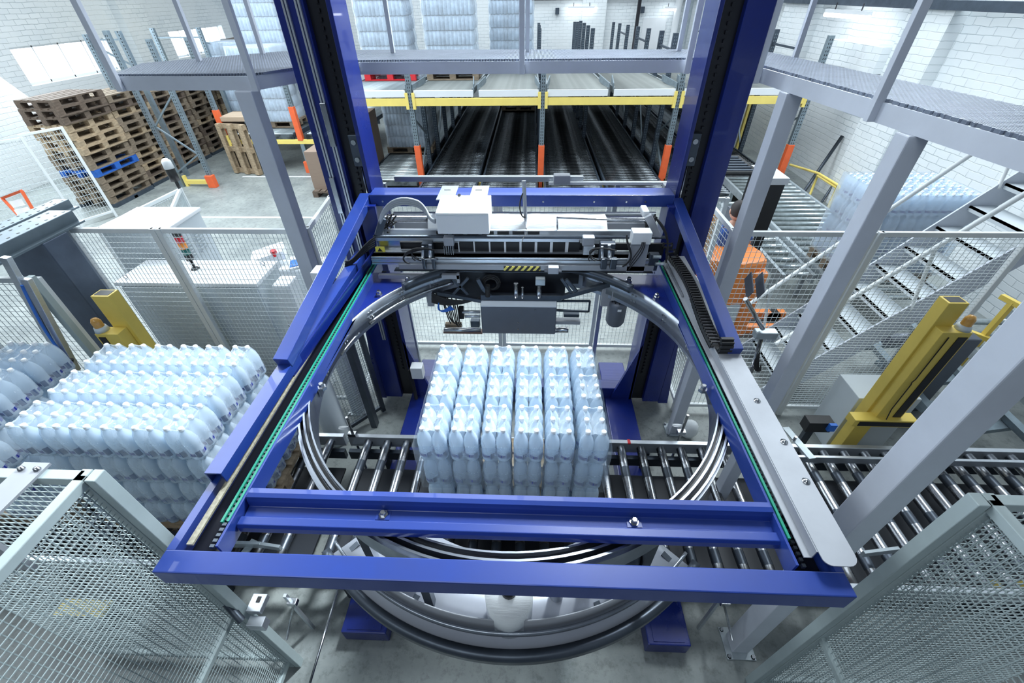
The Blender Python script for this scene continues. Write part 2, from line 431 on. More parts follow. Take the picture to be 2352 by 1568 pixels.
# pipes and cable trays on the walls
g = G().tube((-1.5, WB - .12, 3.38), (WR, WB - .12, 3.34), .045, 8)
tag(mk('conduit', g, 'pipe_dark'), 'thin dark conduit running across the far brick wall above its lamps', 'pipe')
g = G().tube((4.0, WB - .42, 3.6), (4.0, WB - .42, 0), .07, 8)
tag(mk('drain_pipe', g, 'pipe_dark'), 'dark vertical drain pipe on the far brick wall beside the door', 'pipe')
for k, (x, c) in enumerate([(5.5, 'white_metal'), (5.9, 'galvanised')]):
    tag(mk('wall_pipe', G().tube((x, WB - .3, 0), (x, WB - .3, 4.6), .13, 10), c), ('wide white' if k == 0 else 'wide grey') + ' vertical pipe in the far right corner of the hall', 'pipe', 'vertical pipes in the far corner')
g = G().box(WR - .30, WR - .12, 3.0, WB - 3, 3.30, 3.42)
tag(mk('cable_tray', g, 'rack_dark'), 'dark metal cable tray running along the top of the right brick wall', 'cable tray')
mat('dark_red', (0.16, 0.015, 0.02), 0.5)
tag(mk('ceiling_beam', G().box(3.6, WR, 10.5, 10.8, 3.72, 3.95), 'dark_red'), 'dark red steel beam along the top edge above the right wall lamp', 'beam')
def lamp(loc, L, axis, label):
    t = thing('wall_lamp', loc, label, 'lamp', 'tube lamps on the hall walls'); x, y, z = loc
    e = (L / 2, .035) if axis == 'x' else (.035, L / 2)
    mk('housing', G().box(x - e[0], x + e[0], y - e[1], y + e[1], z + .03, z + .09), 'white_metal', t)
    a = (x - L / 2, y, z) if axis == 'x' else (x, y - L / 2, z); b = (x + L / 2, y, z) if axis == 'x' else (x, y + L / 2, z)
    mk('tube', G().tube(a, b, .04, 10), 'lamp_glow', t)
    g = G()
    for s in (-.3, .3):
        dx, dy = (L * s, 0) if axis == 'x' else (0, L * s); g.tube((x + dx, y + dy, z + .09), (x + dx, y + dy, z + .2), .012, 6)
    mk('bracket', g, 'pipe_dark', t)
lamp((WR - .45, 10.8, 3.15), 1.5, 'y', 'long glowing tube lamp high on the white right-hand wall')
lamp((1.85, WB - .35, 3.05), 1.0, 'x', 'glowing tube lamp on the far wall, nearer the wrapped pallets')
lamp((5.25, WB - .35, 3.0), .5, 'x', 'short glowing tube lamp on the far wall near the corner pipes')
for (x, lb) in [(.95, 'small dark box lamp fixed to the far wall beside the left end of the conduit'), (4.2, 'small dark fitting under the conduit by the drain pipe')]:
    tag(mk('wall_fitting', G().box(x - .07, x + .07, WB - .2, WB, 2.9, 3.1), 'rack_dark'), lb, 'fitting', 'fittings on the far wall')

# ================================================================== WRAPPING MACHINE
ZF = 1.95                       # top of the moving frame
CX, CY = -0.09, 1.96            # centre of the ring
# ---- columns (each with its floor skid)
def column(x0, x1, side, label):
    xc = (x0 + x1) / 2
    t = thing('machine_column', (xc, 3.45, 0), label, 'column')
    s = side                                    # +1: chain slot faces right (left column)
    y0, y1 = 3.25, 3.53; zt = 4.9
    W = x1 - x0
    a, b = (x0, x0 + W * .52) if s > 0 else (x1 - W * .52, x1)       # main box
    mk('box_profile', G().box(a, b, y0, y1, .12, zt), 'blue_paint', t, bevel=.006)
    c, d = (b, b + W * .39) if s > 0 else (a - W * .39, a)
    mk('chain_slot', G().box(min(c, d), max(c, d), y0 + .05, y1, .12, zt), 'grease_black', t)
    e, f = (x1 - W * .09, x1) if s > 0 else (x0, x0 + W * .09)
    mk('inner_flange', G().box(e, f, y0, y1, .12, zt), 'blue_paint', t, bevel=.004)
    g = G(); xm = (c + d) / 2
    z = .5
    while z < 4.6:
        g.box(xm - .008, xm + .008, y0 + .035, y0 + .05, z, z + .02); z += .045
    mk('lift_chain', g, 'panel_dark' if False else 'grease_black', t)
    mk('gusset', G().add([(a, y0, .1), (a - .10 * s if s > 0 else a, y0, .1), (a, y0, 1.3), (a, y1, .1), (a - .10 * s if s > 0 else a, y1, .1), (a, y1, 1.3)],
       [(0, 1, 2), (5, 4, 3), (0, 2, 5, 3), (1, 4, 5, 2), (0, 3, 4, 1)]) if s > 0 else
       G().add([(b, y0, .1), (b + .10, y0, .1), (b, y0, 1.3), (b, y1, .1), (b + .10, y1, .1), (b, y1, 1.3)],
       [(0, 2, 1), (5, 3, 4), (0, 3, 5, 2), (1, 2, 5, 4), (0, 1, 4, 3)]), 'blue_paint', t)
    # inner gusset plate beside the slot
    xg = e if s > 0 else f
    g = G().add([(xg, y0, .1), (xg + .24 * s, y0, .1), (xg, y0, .95), (xg, y0 + .03, .1), (xg + .24 * s, y0 + .03, .1), (xg, y0 + .03, .95)],
        [(0, 1, 2), (5, 4, 3), (0, 2, 5, 3), (1, 4, 5, 2), (0, 3, 4, 1)])
    mk('gusset', g, 'blue_paint', t)
    return t
CL = column(-1.57, -1.22, 1, 'tall dark blue machine column left of the ring, with aluminium rails on its face')
CR = column(1.10, 1.43, -1, 'tall dark blue machine column right of the ring with a black chain slot')
for dx, z0, z1 in ((-1.53, 1.0, 3.9), (-1.515, 1.0, 3.9), (-1.45, 2.05, 4.9), (-1.435, 2.05, 4.9)):
    pass
for dx, z0 in ((-1.50, 1.5), (-1.42, 0.95)):
    g = G(); g.box(dx - .016, dx - .004, 3.232, 3.25, z0, 4.9); g.box(dx + .004, dx + .016, 3.232, 3.25, z0, 4.9)
    mk('guide_rail', g, 'aluminium', CL)
for dx, z0 in ((-1.50, 2.25), (-1.42, 2.75)):
    mk('rail_block', G().box(dx - .02, dx + .02, 3.22, 3.25, z0, z0 + .28), 'steel', CL, bevel=.003)
for t, xs in ((CL, -1.28), (CR, 1.155)):
    g = G().box(xs - .035, xs + .035, 3.26, 3.33, 2.60, 2.82); mk('chain_tensioner', g, 'dark_steel', t, bevel=.005)
    g = G(); [g.tube((xs, 3.25, z), (xs, 3.27, z), .018, 10) for z in (2.65, 2.77)]; g.tube((xs, 3.3, 2.35), (xs, 3.3, 2.6), .008, 8); mk('bolt', g, 'steel', t)
def skid(x0, x1, label):
    t = thing('floor_skid', ((x0 + x1) / 2, 2.3, 0), label, 'base beam')
    mk('beam', G().box(x0, x1, .98, 3.85, 0, .15), 'blue_paint', t, bevel=.008)
    g = G().box(x0 + .04, x1 - .04, 1.0, 1.35, .15, .155)
    mk('end_plate', g, 'blue_paint', t)
    return t
skid(-1.28, -.96, 'blue floor skid running under the conveyor to the left machine column')
skid(.85, 1.14, 'blue floor skid running under the conveyor to the right machine column')
o = tag(mk('rear_cross_beam', G().box(-1.2, 1.08, 3.28, 3.42, .04, .28), 'blue_paint', bevel=.006), 'low blue cross beam on the floor between the two columns', 'beam')

# ---- moving carriage
T = thing('lifting_carriage', (CX, 1.9, ZF), 'large blue frame with front beam, side channels and braces around the ring', 'machine frame')
yf0 = on_z(1180, 1350, ZF - .12).y; ya = on_z(400, 1283, ZF).y; yb = on_z(370, 1308, ZF).y
XL, XR = -1.385, 1.165
yn = yb - .01; yfr = yn + .085
mk('front_beam', G().box(XL, XR, yn, yfr, ZF - .10, ZF), 'blue_frame', T, bevel=.005)
# rolled middle beam, extruded profile
ym = on_z(1200, 1150, ZF).y
prof = [(ym + .035, ZF - .11), (ym + .035, ZF - .02), (ym + .025, ZF), (ym + .0, ZF + .006), (ym - .018, ZF), (ym - .026, ZF - .02), (ym - .03, ZF - .05),
        (ym - .075, ZF - .055), (ym - .085, ZF - .035), (ym - .12, ZF - .035), (ym - .128, ZF - .05), (ym - .128, ZF - .085), (ym - .12, ZF - .085), (ym - .11, ZF - .06), (ym - .085, ZF - .062), (ym - .078, ZF - .075), (ym - .02, ZF - .075), (ym - .01, ZF - .11)]
mk('middle_beam', G().extrude_x(prof[::-1], -1.19, 1.01), 'blue_frame', T, bevel=.003)
for px in (881, 1453):
    x = on_z(px, 1182, ZF - .05).x; yy = ym - .052; zz = ZF - .056
    a = mk('bolt_plate', G().box(x - .03, x + .03, yy - .022, yy + .022, zz, zz + .006), 'blue_frame', T)
    g = G().lathe([(0, .03), (.010, .03), (.0135, .026), (.0135, .012), (.02, .012), (.02, .006), (0, .006)], (x, yy, zz), 6, flat=True)
    mk('hex_bolt', g, 'steel', a)
# left side channel: open sheet channel, beige belt, chain groove, green guide
ybk = 3.05
g = G()
x0, x1 = XL, XL + .075
ycut = on_z(490, 1105, ZF).y
g.box(x0, x1, ycut, ybk, ZF + .055, ZF + .062); g.box(x0, x0 + .006, ycut, ybk, ZF - .10, ZF + .055); g.box(x1 - .006, x1, ycut, ybk, ZF - .0, ZF + .055)
mk('cover_channel', g, 'blue_frame', T)
mk('side_plate', G().box(x0, x0 + .035, yfr, ybk, ZF - .10, ZF - .002), 'blue_frame', T)
mk('side_plate', G().box(-1.205, -1.195, yfr + .02, ybk, ZF - .10, ZF - .005), 'blue_frame', T)
mk('groove_floor', G().box(x0 + .035, -1.205, yfr, ybk, ZF - .11, ZF - .09), 'grease_black', T)
mk('toothed_belt', G().box(-1.335, -1.31, yfr + .03, ybk, ZF - .03, ZF - .02), 'beige_strip', T)
g = G().box(-1.245, -1.235, yfr + .12, ybk, ZF - .05, ZF - .01); g.box(-1.215, -1.205, yfr + .12, ybk, ZF - .05, ZF - .002)
mk('green_guide', g, 'green_strip', T)
g = G(); y = yfr + .02
while y < ybk: g.box(-1.234, -1.216, y, y + .012, ZF - .03, ZF - .015); y += .022
mk('drive_chain', g, 'dark_steel', T)
# right side
mk('side_plate', G().box(1.005, 1.015, yfr + .02, ybk, ZF - .10, ZF - .005), 'blue_frame', T)
mk('side_plate', G().box(XR - .03, XR, yfr, ybk, ZF - .10, ZF - .002), 'blue_frame', T)
mk('groove_floor', G().box(1.015, XR - .03, yfr, ybk, ZF - .11, ZF - .09), 'grease_black', T)
mk('green_guide', G().box(1.02, 1.03, yfr + .12, ybk, ZF - .05, ZF - .002), 'green_strip', T)
g = G(); y = yfr + .02
while y < ybk: g.box(1.033, 1.046, y, y + .012, ZF - .03, ZF - .015); y += .022
mk('drive_chain', g, 'dark_steel', T)
mk('grey_guide_rail', G().box(1.048, 1.056, .95, 1.4, ZF - .03, ZF + .01), 'aluminium', T)
mk('grey_guide_rail', G().box(1.048, 1.056, 2.5, 3.0, ZF - .03, ZF + .03), 'steel', T)
# cable tray cover, rounded at the front
g = G()
xa, xb = 1.065, XR + .025; zc = ZF + .06; yfront = on_z(1900, 1300, zc).y
pl = [(xb, 3.0), (xa, 3.0), (xa, yfront + .05)]
pl += [(xa + .03 * (1 - math.cos(t)), yfront + .03 - .03 * math.sin(t)) for t in [PI / 2 * i / 5 for i in range(1, 6)]]
pl += [(xb - .04 + .04 * math.sin(t), yfront + .04 - .04 * math.cos(t)) for t in [PI / 2 * i / 5 for i in range(0, 6)]]
g.prism(pl[::-1], zc, zc + .004)
mk('cable_cover', g, 'cover_grey', T)
g = G().box(xa - .004, xa, yfront + .05, 3.0, zc - .045, zc); g.box(xa - .03, xa, yfront + .05, 3.0, zc - .05, zc - .045)
mk('cover_flange', g, 'cover_grey', T)
g = G()
for yy in (1.05, 1.5, 2.0, 1.25): g.lathe([(0, .012), (.008, .012), (.01, .004), (.016, .004), (.016, 0)], (xb - .03 - .02 * (yy == 1.5), yy, zc + .004), 10)
mk('screw', g, 'steel', T)
# braces from the rear crossbar down to the side frames
zt = 2.40
bl0 = on_y(842, 452, 3.22); bl1 = Vector((XL + .035, on_z(665, 840, ZF + .06).y, ZF + .08))
mk('brace', G().beam(bl0, bl1, .085, .07), 'blue_frame', T, bevel=.004)
br0 = on_y(1553, 462, 3.22); br1 = Vector((XR - .01, on_z(1700, 815, ZF + .06).y, ZF + .08))
mk('brace', G().beam(br0, br1, .075, .06), 'blue_frame', T, bevel=.004)
g = G().add([tuple(bl0 + Vector((.03, 0, -.02))), tuple(bl1 + Vector((.03, 0, -.03))), (-1.31, 3.15, ZF), (-1.25, 3.2, 2.3)], [(0, 1, 2, 3), (3, 2, 1, 0)])
mk('brace_web', G().prism([(-1.325, bl1.y), (-1.315, bl1.y), (-1.245, 3.2), (-1.255, 3.2)], ZF - .02, ZF + .05), 'blue_paint', T)
# crossbar at the columns
CBY0, CBY1 = 3.16, 3.32
mk('crossbar', G().box(-1.22, 1.07, CBY0, CBY1, 2.335, 2.425), 'blue_frame', T, bevel=.006)
mk('end_plate', G().box(-1.30, -1.17, 3.10, 3.27, 1.80, 2.36), 'blue_paint', T, bevel=.004)
mk('end_plate', G().box(1.02, 1.15, 3.10, 3.27, 1.80, 2.36), 'blue_paint', T, bevel=.004)
g = G()
for x in (-1.12, -1.0, .1, .48, .72, .86): g.tube((x, CBY0 - .004, 2.375), (x, CBY0, 2.375), .007, 8)
mk('rivet', g, 'steel', T)
# gusset plates carrying the ring
RI, RO = 1.165, 1.245
def arc(a0, a1, r, n=14): return [(CX + r * math.cos(math.radians(a0 + (a1 - a0) * i / n)), CY + r * math.sin(math.radians(a0 + (a1 - a0) * i / n))) for i in range(n + 1)]
def gus(poly): mk('ring_gusset', G().prism(poly, ZF - .085, ZF - .075), 'blue_paint', T)
gus([(-1.2, 2.95)] + arc(120, 188, RI + .004)[0:] + [(-1.2, 1.6)])
gus([(1.01, 1.6)] + arc(-8, 60, RI + .004) + [(1.01, 2.95)])
boltpos = [(-1.155, 1.66), (-1.10, 2.62), (-.93, 2.82), (-.74, 3.0), (.97, 1.70), (.92, 2.62), (.76, 2.84), (.6, 3.0)]
for x, y in boltpos:
    g = G().lathe([(0, .045), (.012, .045), (.016, .04), (.016, .02), (.024, .02), (.024, 0)], (x, y, ZF - .076), 6, flat=True)
    mk('hex_bolt', g, 'steel', T)

# ---- ring
R = thing('wrapping_ring', (CX, CY, ZF - .2), 'big round steel slewing ring around the wrapped water pallet', 'ring')
prof = [(1.170, -.045), (1.178, -.045), (1.180, -.075), (1.196, -.075), (1.198, -.05), (1.208, -.05), (1.210, -.10), (1.224, -.10), (1.226, -.06), (1.236, -.06), (1.236, -.085), (1.247, -.085),
        (1.247, -.21), (1.170, -.21)]
g = G(); g.lathe(prof, (CX, CY, ZF - .035), 120, closed=True, flat=False)
g.smooth = [False] * len(g.smooth)
o = mk('rotating_track', g, 'ring_track', R)
g = G(); g.lathe([(1.181, .0), (1.195, .0)], (CX, CY, ZF - .108), 120); g.lathe([(1.211, 0), (1.223, 0)], (CX, CY, ZF - .133), 120)
mk('track_groove', g, 'grease_black', R)
for a0, a1 in ((117, 192), (-12, 63)):
    g = G(); g.lathe([(1.155, -.17), (1.155, -.03), (1.166, -.03), (1.166, -.17)], (CX, CY, ZF - .035), 40, math.radians(a0), math.radians(a1), closed=True)
    mk('fixed_band', g, 'ring_steel', R)
    g = G()
    for q in range(5):
        a = math.radians(a0 + (a1 - a0) * (q + .5) / 5)
        for dz in (-.075, -.12):
            for da in (-.012, .012):
                c = Vector((CX + 1.155 * math.cos(a + da), CY + 1.155 * math.sin(a + da), ZF - .035 + dz)); g.tube(c, c - Vector((math.cos(a), math.sin(a), 0)) * .012, .008, 8)
    mk('band_screw', g, 'steel', R)
g = G(); g.path([(CX + 1.13 * math.cos(math.radians(a)), CY + 1.13 * math.sin(math.radians(a)), ZF - .17) for a in range(118, 160, 3)], .012, 8)
g.path([(CX + 1.13 * math.cos(math.radians(a)), CY + 1.13 * math.sin(math.radians(a)), ZF - .17) for a in range(163, 178, 3)], .008, 8)
mk('inner_rod', g, 'steel', R)

# ---- film carriage hanging under the near side of the ring
F = thing('film_carriage', (CX, CY - 1.1, 1.2), 'silver curved film carriage hanging below the front of the ring', 'film carriage')
def arcbox(r0, r1, z0, z1, a0, a1, n=40):
    g = G(); g.lathe([(r0, z0), (r0, z1), (r1, z1), (r1, z0)], (CX, CY, 0), n, math.radians(a0), math.radians(a1), closed=True); return g
mat('tray_grey', (0.50, 0.53, 0.60), 0.35, 0.5, 0.15, 3.0)
mk('carrier_plate', arcbox(1.10, 1.16, 1.50, 1.515, 226, 314), 'cover_grey', F)
mk('curved_shield', arcbox(1.262, 1.268, 1.24, 1.40, 236, 304), 'cover_grey', F)
mk('lower_tray', arcbox(.90, 1.33, 1.22, 1.235, 224, 316), 'tray_grey', F)
mk('bumper_ring', arcbox(1.33, 1.375, 1.17, 1.24, 222, 318, 60), 'dark_steel', F)
mk('bumper_rail', arcbox(1.285, 1.30, 1.30, 1.33, 224, 316, 60), 'ring_steel', F)
g = G()
for a in (226, 248, 270, 292, 314):
    t_ = math.radians(a); g.beam((CX + 1.2 * math.cos(t_), CY + 1.2 * math.sin(t_), 1.23), (CX + 1.35 * math.cos(t_), CY + 1.35 * math.sin(t_), 1.2), .03, .03)
mk('bumper_arm', g, 'dark_steel', F)
for a in (236, 252, 304):
    t_ = math.radians(a); x, y = CX + 1.21 * math.cos(t_), CY + 1.21 * math.sin(t_); mk('hanger', G().box(x - .02, x + .02, y - .02, y + .02, 1.22, ZF - .24), 'dark_steel', F)
a = math.radians(271); cx, cy = CX + 1.18 * math.cos(a), CY + 1.18 * math.sin(a)
r_ = mk('film_reel', G().lathe([(0, 1.24), (.11, 1.24), (.11, 1.50), (0, 1.50)], (cx, cy, 0), 28), 'film_white', F)
mk('reel_core', G().lathe([(0, 1.5), (.035, 1.5), (.035, 1.54), (0, 1.54)], (cx, cy, 0), 16), 'black_plastic', r_)
for q, aa in enumerate((283, 291, 246)):
    a = math.radians(aa); c = (CX + 1.12 * math.cos(a), CY + 1.12 * math.sin(a), 0)
    mk('guide_roller', G().lathe([(0, 1.24), (.035, 1.24), (.035, 1.6), (0, 1.6)], c, 16), ['ring_track', 'rubber', 'ring_track'][q], F)
a = math.radians(302); c = (CX + 1.13 * math.cos(a), CY + 1.13 * math.sin(a), 0)
mk('drive_motor', G().lathe([(0, 1.30), (.07, 1.30), (.075, 1.45), (.06, 1.50), (0, 1.50)], c, 20), 'dark_steel', F)

# ================================================================== FILM CUTTING GANTRY behind the ring
S = thing('film_gantry', (CX, 3.0, 1.9), 'aluminium film clamping and cutting gantry below the blue crossbar', 'machine unit')
def pbox(name, x0, y0, x1, y1, yy, dep, m, par=S, bevel=0.0):
    """front face spanned by two photo corners at depth yy, real depth dep behind it"""
    a = on_y(x0, y0, yy); b = on_y(x1, y1, yy)
    return mk(name, G().box(min(a.x, b.x), max(a.x, b.x), yy, yy + dep, min(a.z, b.z), max(a.z, b.z)), m, par, bevel)
def ptube(g, x0, y0, x1, y1, yy, r, n=12): return g.tube(on_y(x0, y0, yy), on_y(x1, y1, yy), r, n)
# film web roll and idler tubes
zr = on_y(1200, 500, 3.10).z
a, b = on_y(985, 500, 3.10).x, on_y(1385, 500, 3.10).x
ro = mk('web_roll', G().tube((a - .35, 3.10, zr - .01), (on_y(1505, 500, 3.1).x, 3.10, zr - .01), .028, 16), 'steel', S)
wb = G()
rows = [(3.10 + .034 * math.cos(t), zr - .01 + .034 * math.sin(t)) for t in [PI - .2 - i * .35 for i in range(5)]]
rows = [(3.125, zr + .015), (3.10, zr + .026), (3.07, zr + .012), (3.03, zr - .045), (3.0, zr - .10), (2.985, zr - .15)]
ncol = 24
for i, (yy, zz) in enumerate(rows):
    for k in range(ncol + 1):
        u = k / ncol; x = a + (b + .05 * (i / 5) - a) * u
        wb.v.append((x, yy, zz + .004 * math.sin(u * 31 + i * 1.3)))
for i in range(len(rows) - 1):
    for k in range(ncol):
        q = i * (ncol + 1) + k; wb.f.append((q, q + 1, q + ncol + 2, q + ncol + 1)); wb.m.append(0); wb.smooth.append(True)
o = mk('film_web', wb, 'film_white', S); sm = o.modifiers.new('thick', 'SOLIDIFY'); sm.thickness = .003
g = G(); ptube(g, 905, 492, 1505, 492, 3.16, .02); mk('idler_tube', g, 'aluminium', S)
g = G(); ptube(g, 908, 500, 1500, 508, 3.14, .010); ptube(g, 910, 507, 1000, 507, 3.10, .007); mk('guide_rod', g, 'steel', S)
pbox('slide_sheet', 905, 510, 1480, 530, 3.06, .06, 'cover_grey')
g = G(); ptube(g, 1280, 500, 1480, 507, 3.0, .007); ptube(g, 1280, 498, 1280, 530, 3.0, .007); mk('tension_arm', g, 'steel', S)
pbox('perforated_rail', 880, 528, 1515, 542, 2.98, .03, 'aluminium')
g = G()
for q in range(10):
    x = 1002 + q * 35 if q < 7 else 925 + (q - 7) * 12
    if q < 7:
        A = on_y(x, 531, 2.975); B = on_y(x + 27, 538, 2.975); g.box(A.x, B.x, 2.972, 2.98, B.z, A.z)
mk('slot_window', g, 'black_plastic', S)
g = G(); ptube(g, 858, 543, 1530, 545, 2.93, .012); mk('upper_round_bar', g, 'dark_steel', S)
pbox('upper_profile', 858, 546, 1330, 556, 2.92, .035, 'aluminium', bevel=.002)
pbox('lower_backplate', 865, 556, 1520, 592, 2.99, .02, 'black_plastic')
pbox('shiny_plate', 865, 553, 922, 576, 2.955, .02, 'steel')
pbox('cell_belt', 1055, 553, 1330, 578, 2.94, .02, 'black_plastic')
for q in range(8):
    x = 1051 + q * 35.5
    pbox('belt_divider', x, 551, x + 5, 579, 2.93, .012, 'white_metal')
pbox('belt_ledge', 860, 578, 1490, 585, 2.92, .05, 'aluminium')
# broad aluminium extrusion in front
a = on_y(852, 590, 2.86); b = on_y(1495, 612, 2.86)
g = G()
for i in range(4):
    z1 = a.z - i * (a.z - b.z) / 4; g.box(a.x, b.x, 2.86 - .006 * (i % 2), 2.94, z1 - (a.z - b.z) / 4 + .004, z1)
    g.box(a.x, b.x, 2.87, 2.93, z1 - (a.z - b.z) / 4, z1)
mk('extrusion', g, 'aluminium', S)
pbox('front_rail', 915, 607, 1500, 623, 2.84, .02, 'cover_grey', bevel=.002)
o = pbox('hazard_plate', 1157, 612, 1241, 622, 2.832, .008, 'hazard'); tag(o, 'black and yellow striped warning strip')
o = pbox('warning_label', 861, 567, 885, 579, 2.90, .008, 'sign_yellow'); tag(o, 'small yellow warning label')
A = on_y(866, 577, 2.90); g = G().add([(A.x + .005, 2.898, A.z), (A.x + .045, 2.898, A.z), (A.x + .025, 2.898, A.z + .03)], [(0, 1, 2)]); mk('triangle_mark', g, 'black_plastic', o)
pbox('under_beam', 905, 622, 1500, 628, 2.86, .06, 'dark_steel')
# film clamps: two clusters
def clamp(px):
    c = pbox('clamp_block', px - 18, 560, px + 12, 600, 2.86, .06, 'dark_steel', bevel=.006)
    for k in (-1, 1):
        A = on_y(px + k * 11 - 5, 592, 2.82); B = on_y(px + k * 11 + 6, 616, 2.82)
        mk('clamp_finger', G().box(A.x, B.x, 2.80, 2.84, B.z, A.z), 'dark_steel', c, bevel=.006)
    g = G(); ptube(g, px - 14, 566, px - 14, 592, 2.83, .010); ptube(g, px + 3, 562, px + 3, 590, 2.83, .013); mk('clamp_cylinder', g, 'aluminium', c)
    g = G(); ptube(g, px - 22, 595, px + 22, 595, 2.81, .007); mk('pivot_pin', g, 'steel', c)
    g = G(); p = on_y(px, 575, 2.8)
    for q in range(3): g.path(bez(p + Vector((.03 * q, 0, 0)), p + Vector((-.1 - .05 * q, -.03, .08)), p + Vector((-.16, -.02, -.05)), p + Vector((-.12 + .04 * q, .03, -.1))), .004, 6)
    mk('hose', g, 'rubber', c)
clamp(985); clamp(1397)
def gear(px):
    o = pbox('gear_motor', px - 13, 546, px + 13, 566, 2.88, .06, 'cover_grey', bevel=.008)
    for k in range(5): pbox('cooling_fin', px - 11 + k * 5, 566, px - 8 + k * 5, 585, 2.87, .05, 'aluminium', o)
gear(1352); gear(1030)
# white boxes
B = thing('control_box', on_y(1062, 540, 2.84), 'large white metal electric box mounted on the blue crossbar', 'electric box')
A = on_y(1000, 493, 2.84); C_ = on_y(1124, 538, 2.84); z2 = 2.43
g = G(); g.extrude_x([(2.84, C_.z), (2.84, A.z + .012), (3.08, z2 + .01), (3.12, z2 + .01), (3.12, C_.z)], A.x, C_.x)
mk('housing', g, 'white_metal', B, bevel=.004)
g = G().lathe([(0, 0), (.011, 0), (.012, -.004)], (0, 0, 0), 12)
mk('lid_seam', G().box(A.x + .004, C_.x - .004, 2.836, 2.84, A.z - .004, A.z - .001), 'cabinet_grey', B)
q = Vector(((A.x + C_.x) / 2 - .02, 2.93, A.z + .095)); mk('lock', G().tube(q, q + Vector((0, -.008, .012)), .012, 12), 'steel', B)
for x in (A.x + .0, A.x + .24):
    mk('mounting_bracket', G().box(x - .03, x + .10, 3.05, 3.34, 2.426, 2.432), 'aluminium', B)
    g = G(); g.box(x - .0, x + .05, 3.12, 3.125, 2.432, 2.434); g.box(x - .0, x + .05, 3.24, 3.245, 2.432, 2.434); mk('slot', g, 'black_plastic', B)
B = thing('junction_box', on_y(1475, 572, 2.86), 'small white junction box on a grey bracket at the gantry right end', 'electric box')
def pb2(name, x0, y0, x1, y1, yy, dep, m, par, bevel=0.0): return pbox(name, x0, y0, x1, y1, yy, dep, m, par, bevel)
pb2('housing', 1455, 535, 1494, 562, 2.82, .09, 'white_metal', B, .004)
pb2('bracket', 1450, 560, 1478, 625, 2.84, .02, 'cover_grey', B)
g = G(); p = on_y(1475, 556, 2.81)
for k in range(3): g.path(bez(p + Vector((.01 * k, 0, 0)), p + Vector((.01 * k, -.03, -.04)), p + Vector((-.05 + .03 * k, -.01, -.1)), p + Vector((-.06, .0, -.18 - .02 * k))), .004, 6)
mk('cable', g, 'rubber', B)
# side levers, cylinders and cable bundles
g = G()
for k in range(4): g.path(bez(on_y(868, 560 + k * 3, 3.0), on_y(862, 470 + k * 4, 2.9), on_y(905, 440 + k * 5, 2.9), on_y(960, 462 + k * 4, 2.95)) + bez(on_y(960, 462 + k * 4, 2.95), on_y(985, 478 + k * 3, 2.95), on_y(982, 505, 2.9), on_y(1000, 505 + k * 2, 2.86))[1:], .009, 8)
mk('hose_bundle', g, 'cable_grey', S)
g = G()
for k in range(9):
    random.seed(40 + k)
    p = [on_y(random.uniform(875, 915), random.uniform(490, 540), random.uniform(2.95, 3.05)) for _ in range(4)]
    g.path(bez(*p), .006, 6)
    p = [on_y(random.uniform(1480, 1512), random.uniform(490, 545), random.uniform(2.95, 3.05)) for _ in range(4)]
    g.path(bez(*p), .006, 6)
for k in range(4): g.path(bez(on_y(1505, 500, 2.95), on_y(1530, 520 + 4 * k, 2.9), on_y(1540, 550, 2.9), on_y(1530, 585 + 6 * k, 2.9)), .006, 6)
for k in range(5): g.path(bez(on_y(862, 545 + 5 * k, 2.9), on_y(830, 560 + 5 * k, 2.88), on_y(815, 605, 2.85), on_y(792, 600 + 4 * k, 2.8)), .006, 6)
for k in range(3): g.path(bez(on_y(990, 570, 2.83), on_y(920, 565 + 6 * k, 2.8), on_y(915, 600, 2.8), on_y(940, 605, 2.84)), .005, 6)
for k in range(3): g.path(bez(on_y(1440, 540, 2.83), on_y(1435, 560 + 6 * k, 2.8), on_y(1470, 590, 2.8), on_y(1430, 612, 2.84)), .006, 6)
mk('cable_bundle', g, 'rubber', S)
pbox('side_arm', 1478, 485, 1490, 500, 2.98, .12, 'white_metal', bevel=.01)
g = G().beam(on_y(1488, 495, 2.96), on_y(1512, 545, 2.94), .04, .05); mk('side_lever', g, 'cover_grey', S, bevel=.004)
g = G().beam(on_y(880, 500, 2.96), on_y(868, 540, 2.94), .04, .05); mk('side_lever', g, 'dark_steel', S, bevel=.004)
g = G(); ptube(g, 1500, 590, 1518, 590, 2.84, .012); ptube(g, 1505, 606, 1525, 606, 2.84, .012); mk('air_fitting', g, 'galvanised', S)
pbox('valve_block', 1494, 585, 1508, 622, 2.85, .05, 'dark_steel', bevel=.004)
pbox('limit_switch', 1259, 615, 1283, 630, 2.79, .05, 'cover_grey', bevel=.005)
g = G(); ptube(g, 1250, 622, 1290, 622, 2.81, .012); mk('switch_plunger', g, 'steel', S)
pbox('lower_rail', 868, 632, 970, 641, 2.82, .03, 'cover_grey')
pbox('lower_rail', 1014, 632, 1055, 641, 2.82, .03, 'cover_grey')
pbox('rail_foot', 1048, 630, 1056, 650, 2.82, .03, 'cover_grey')
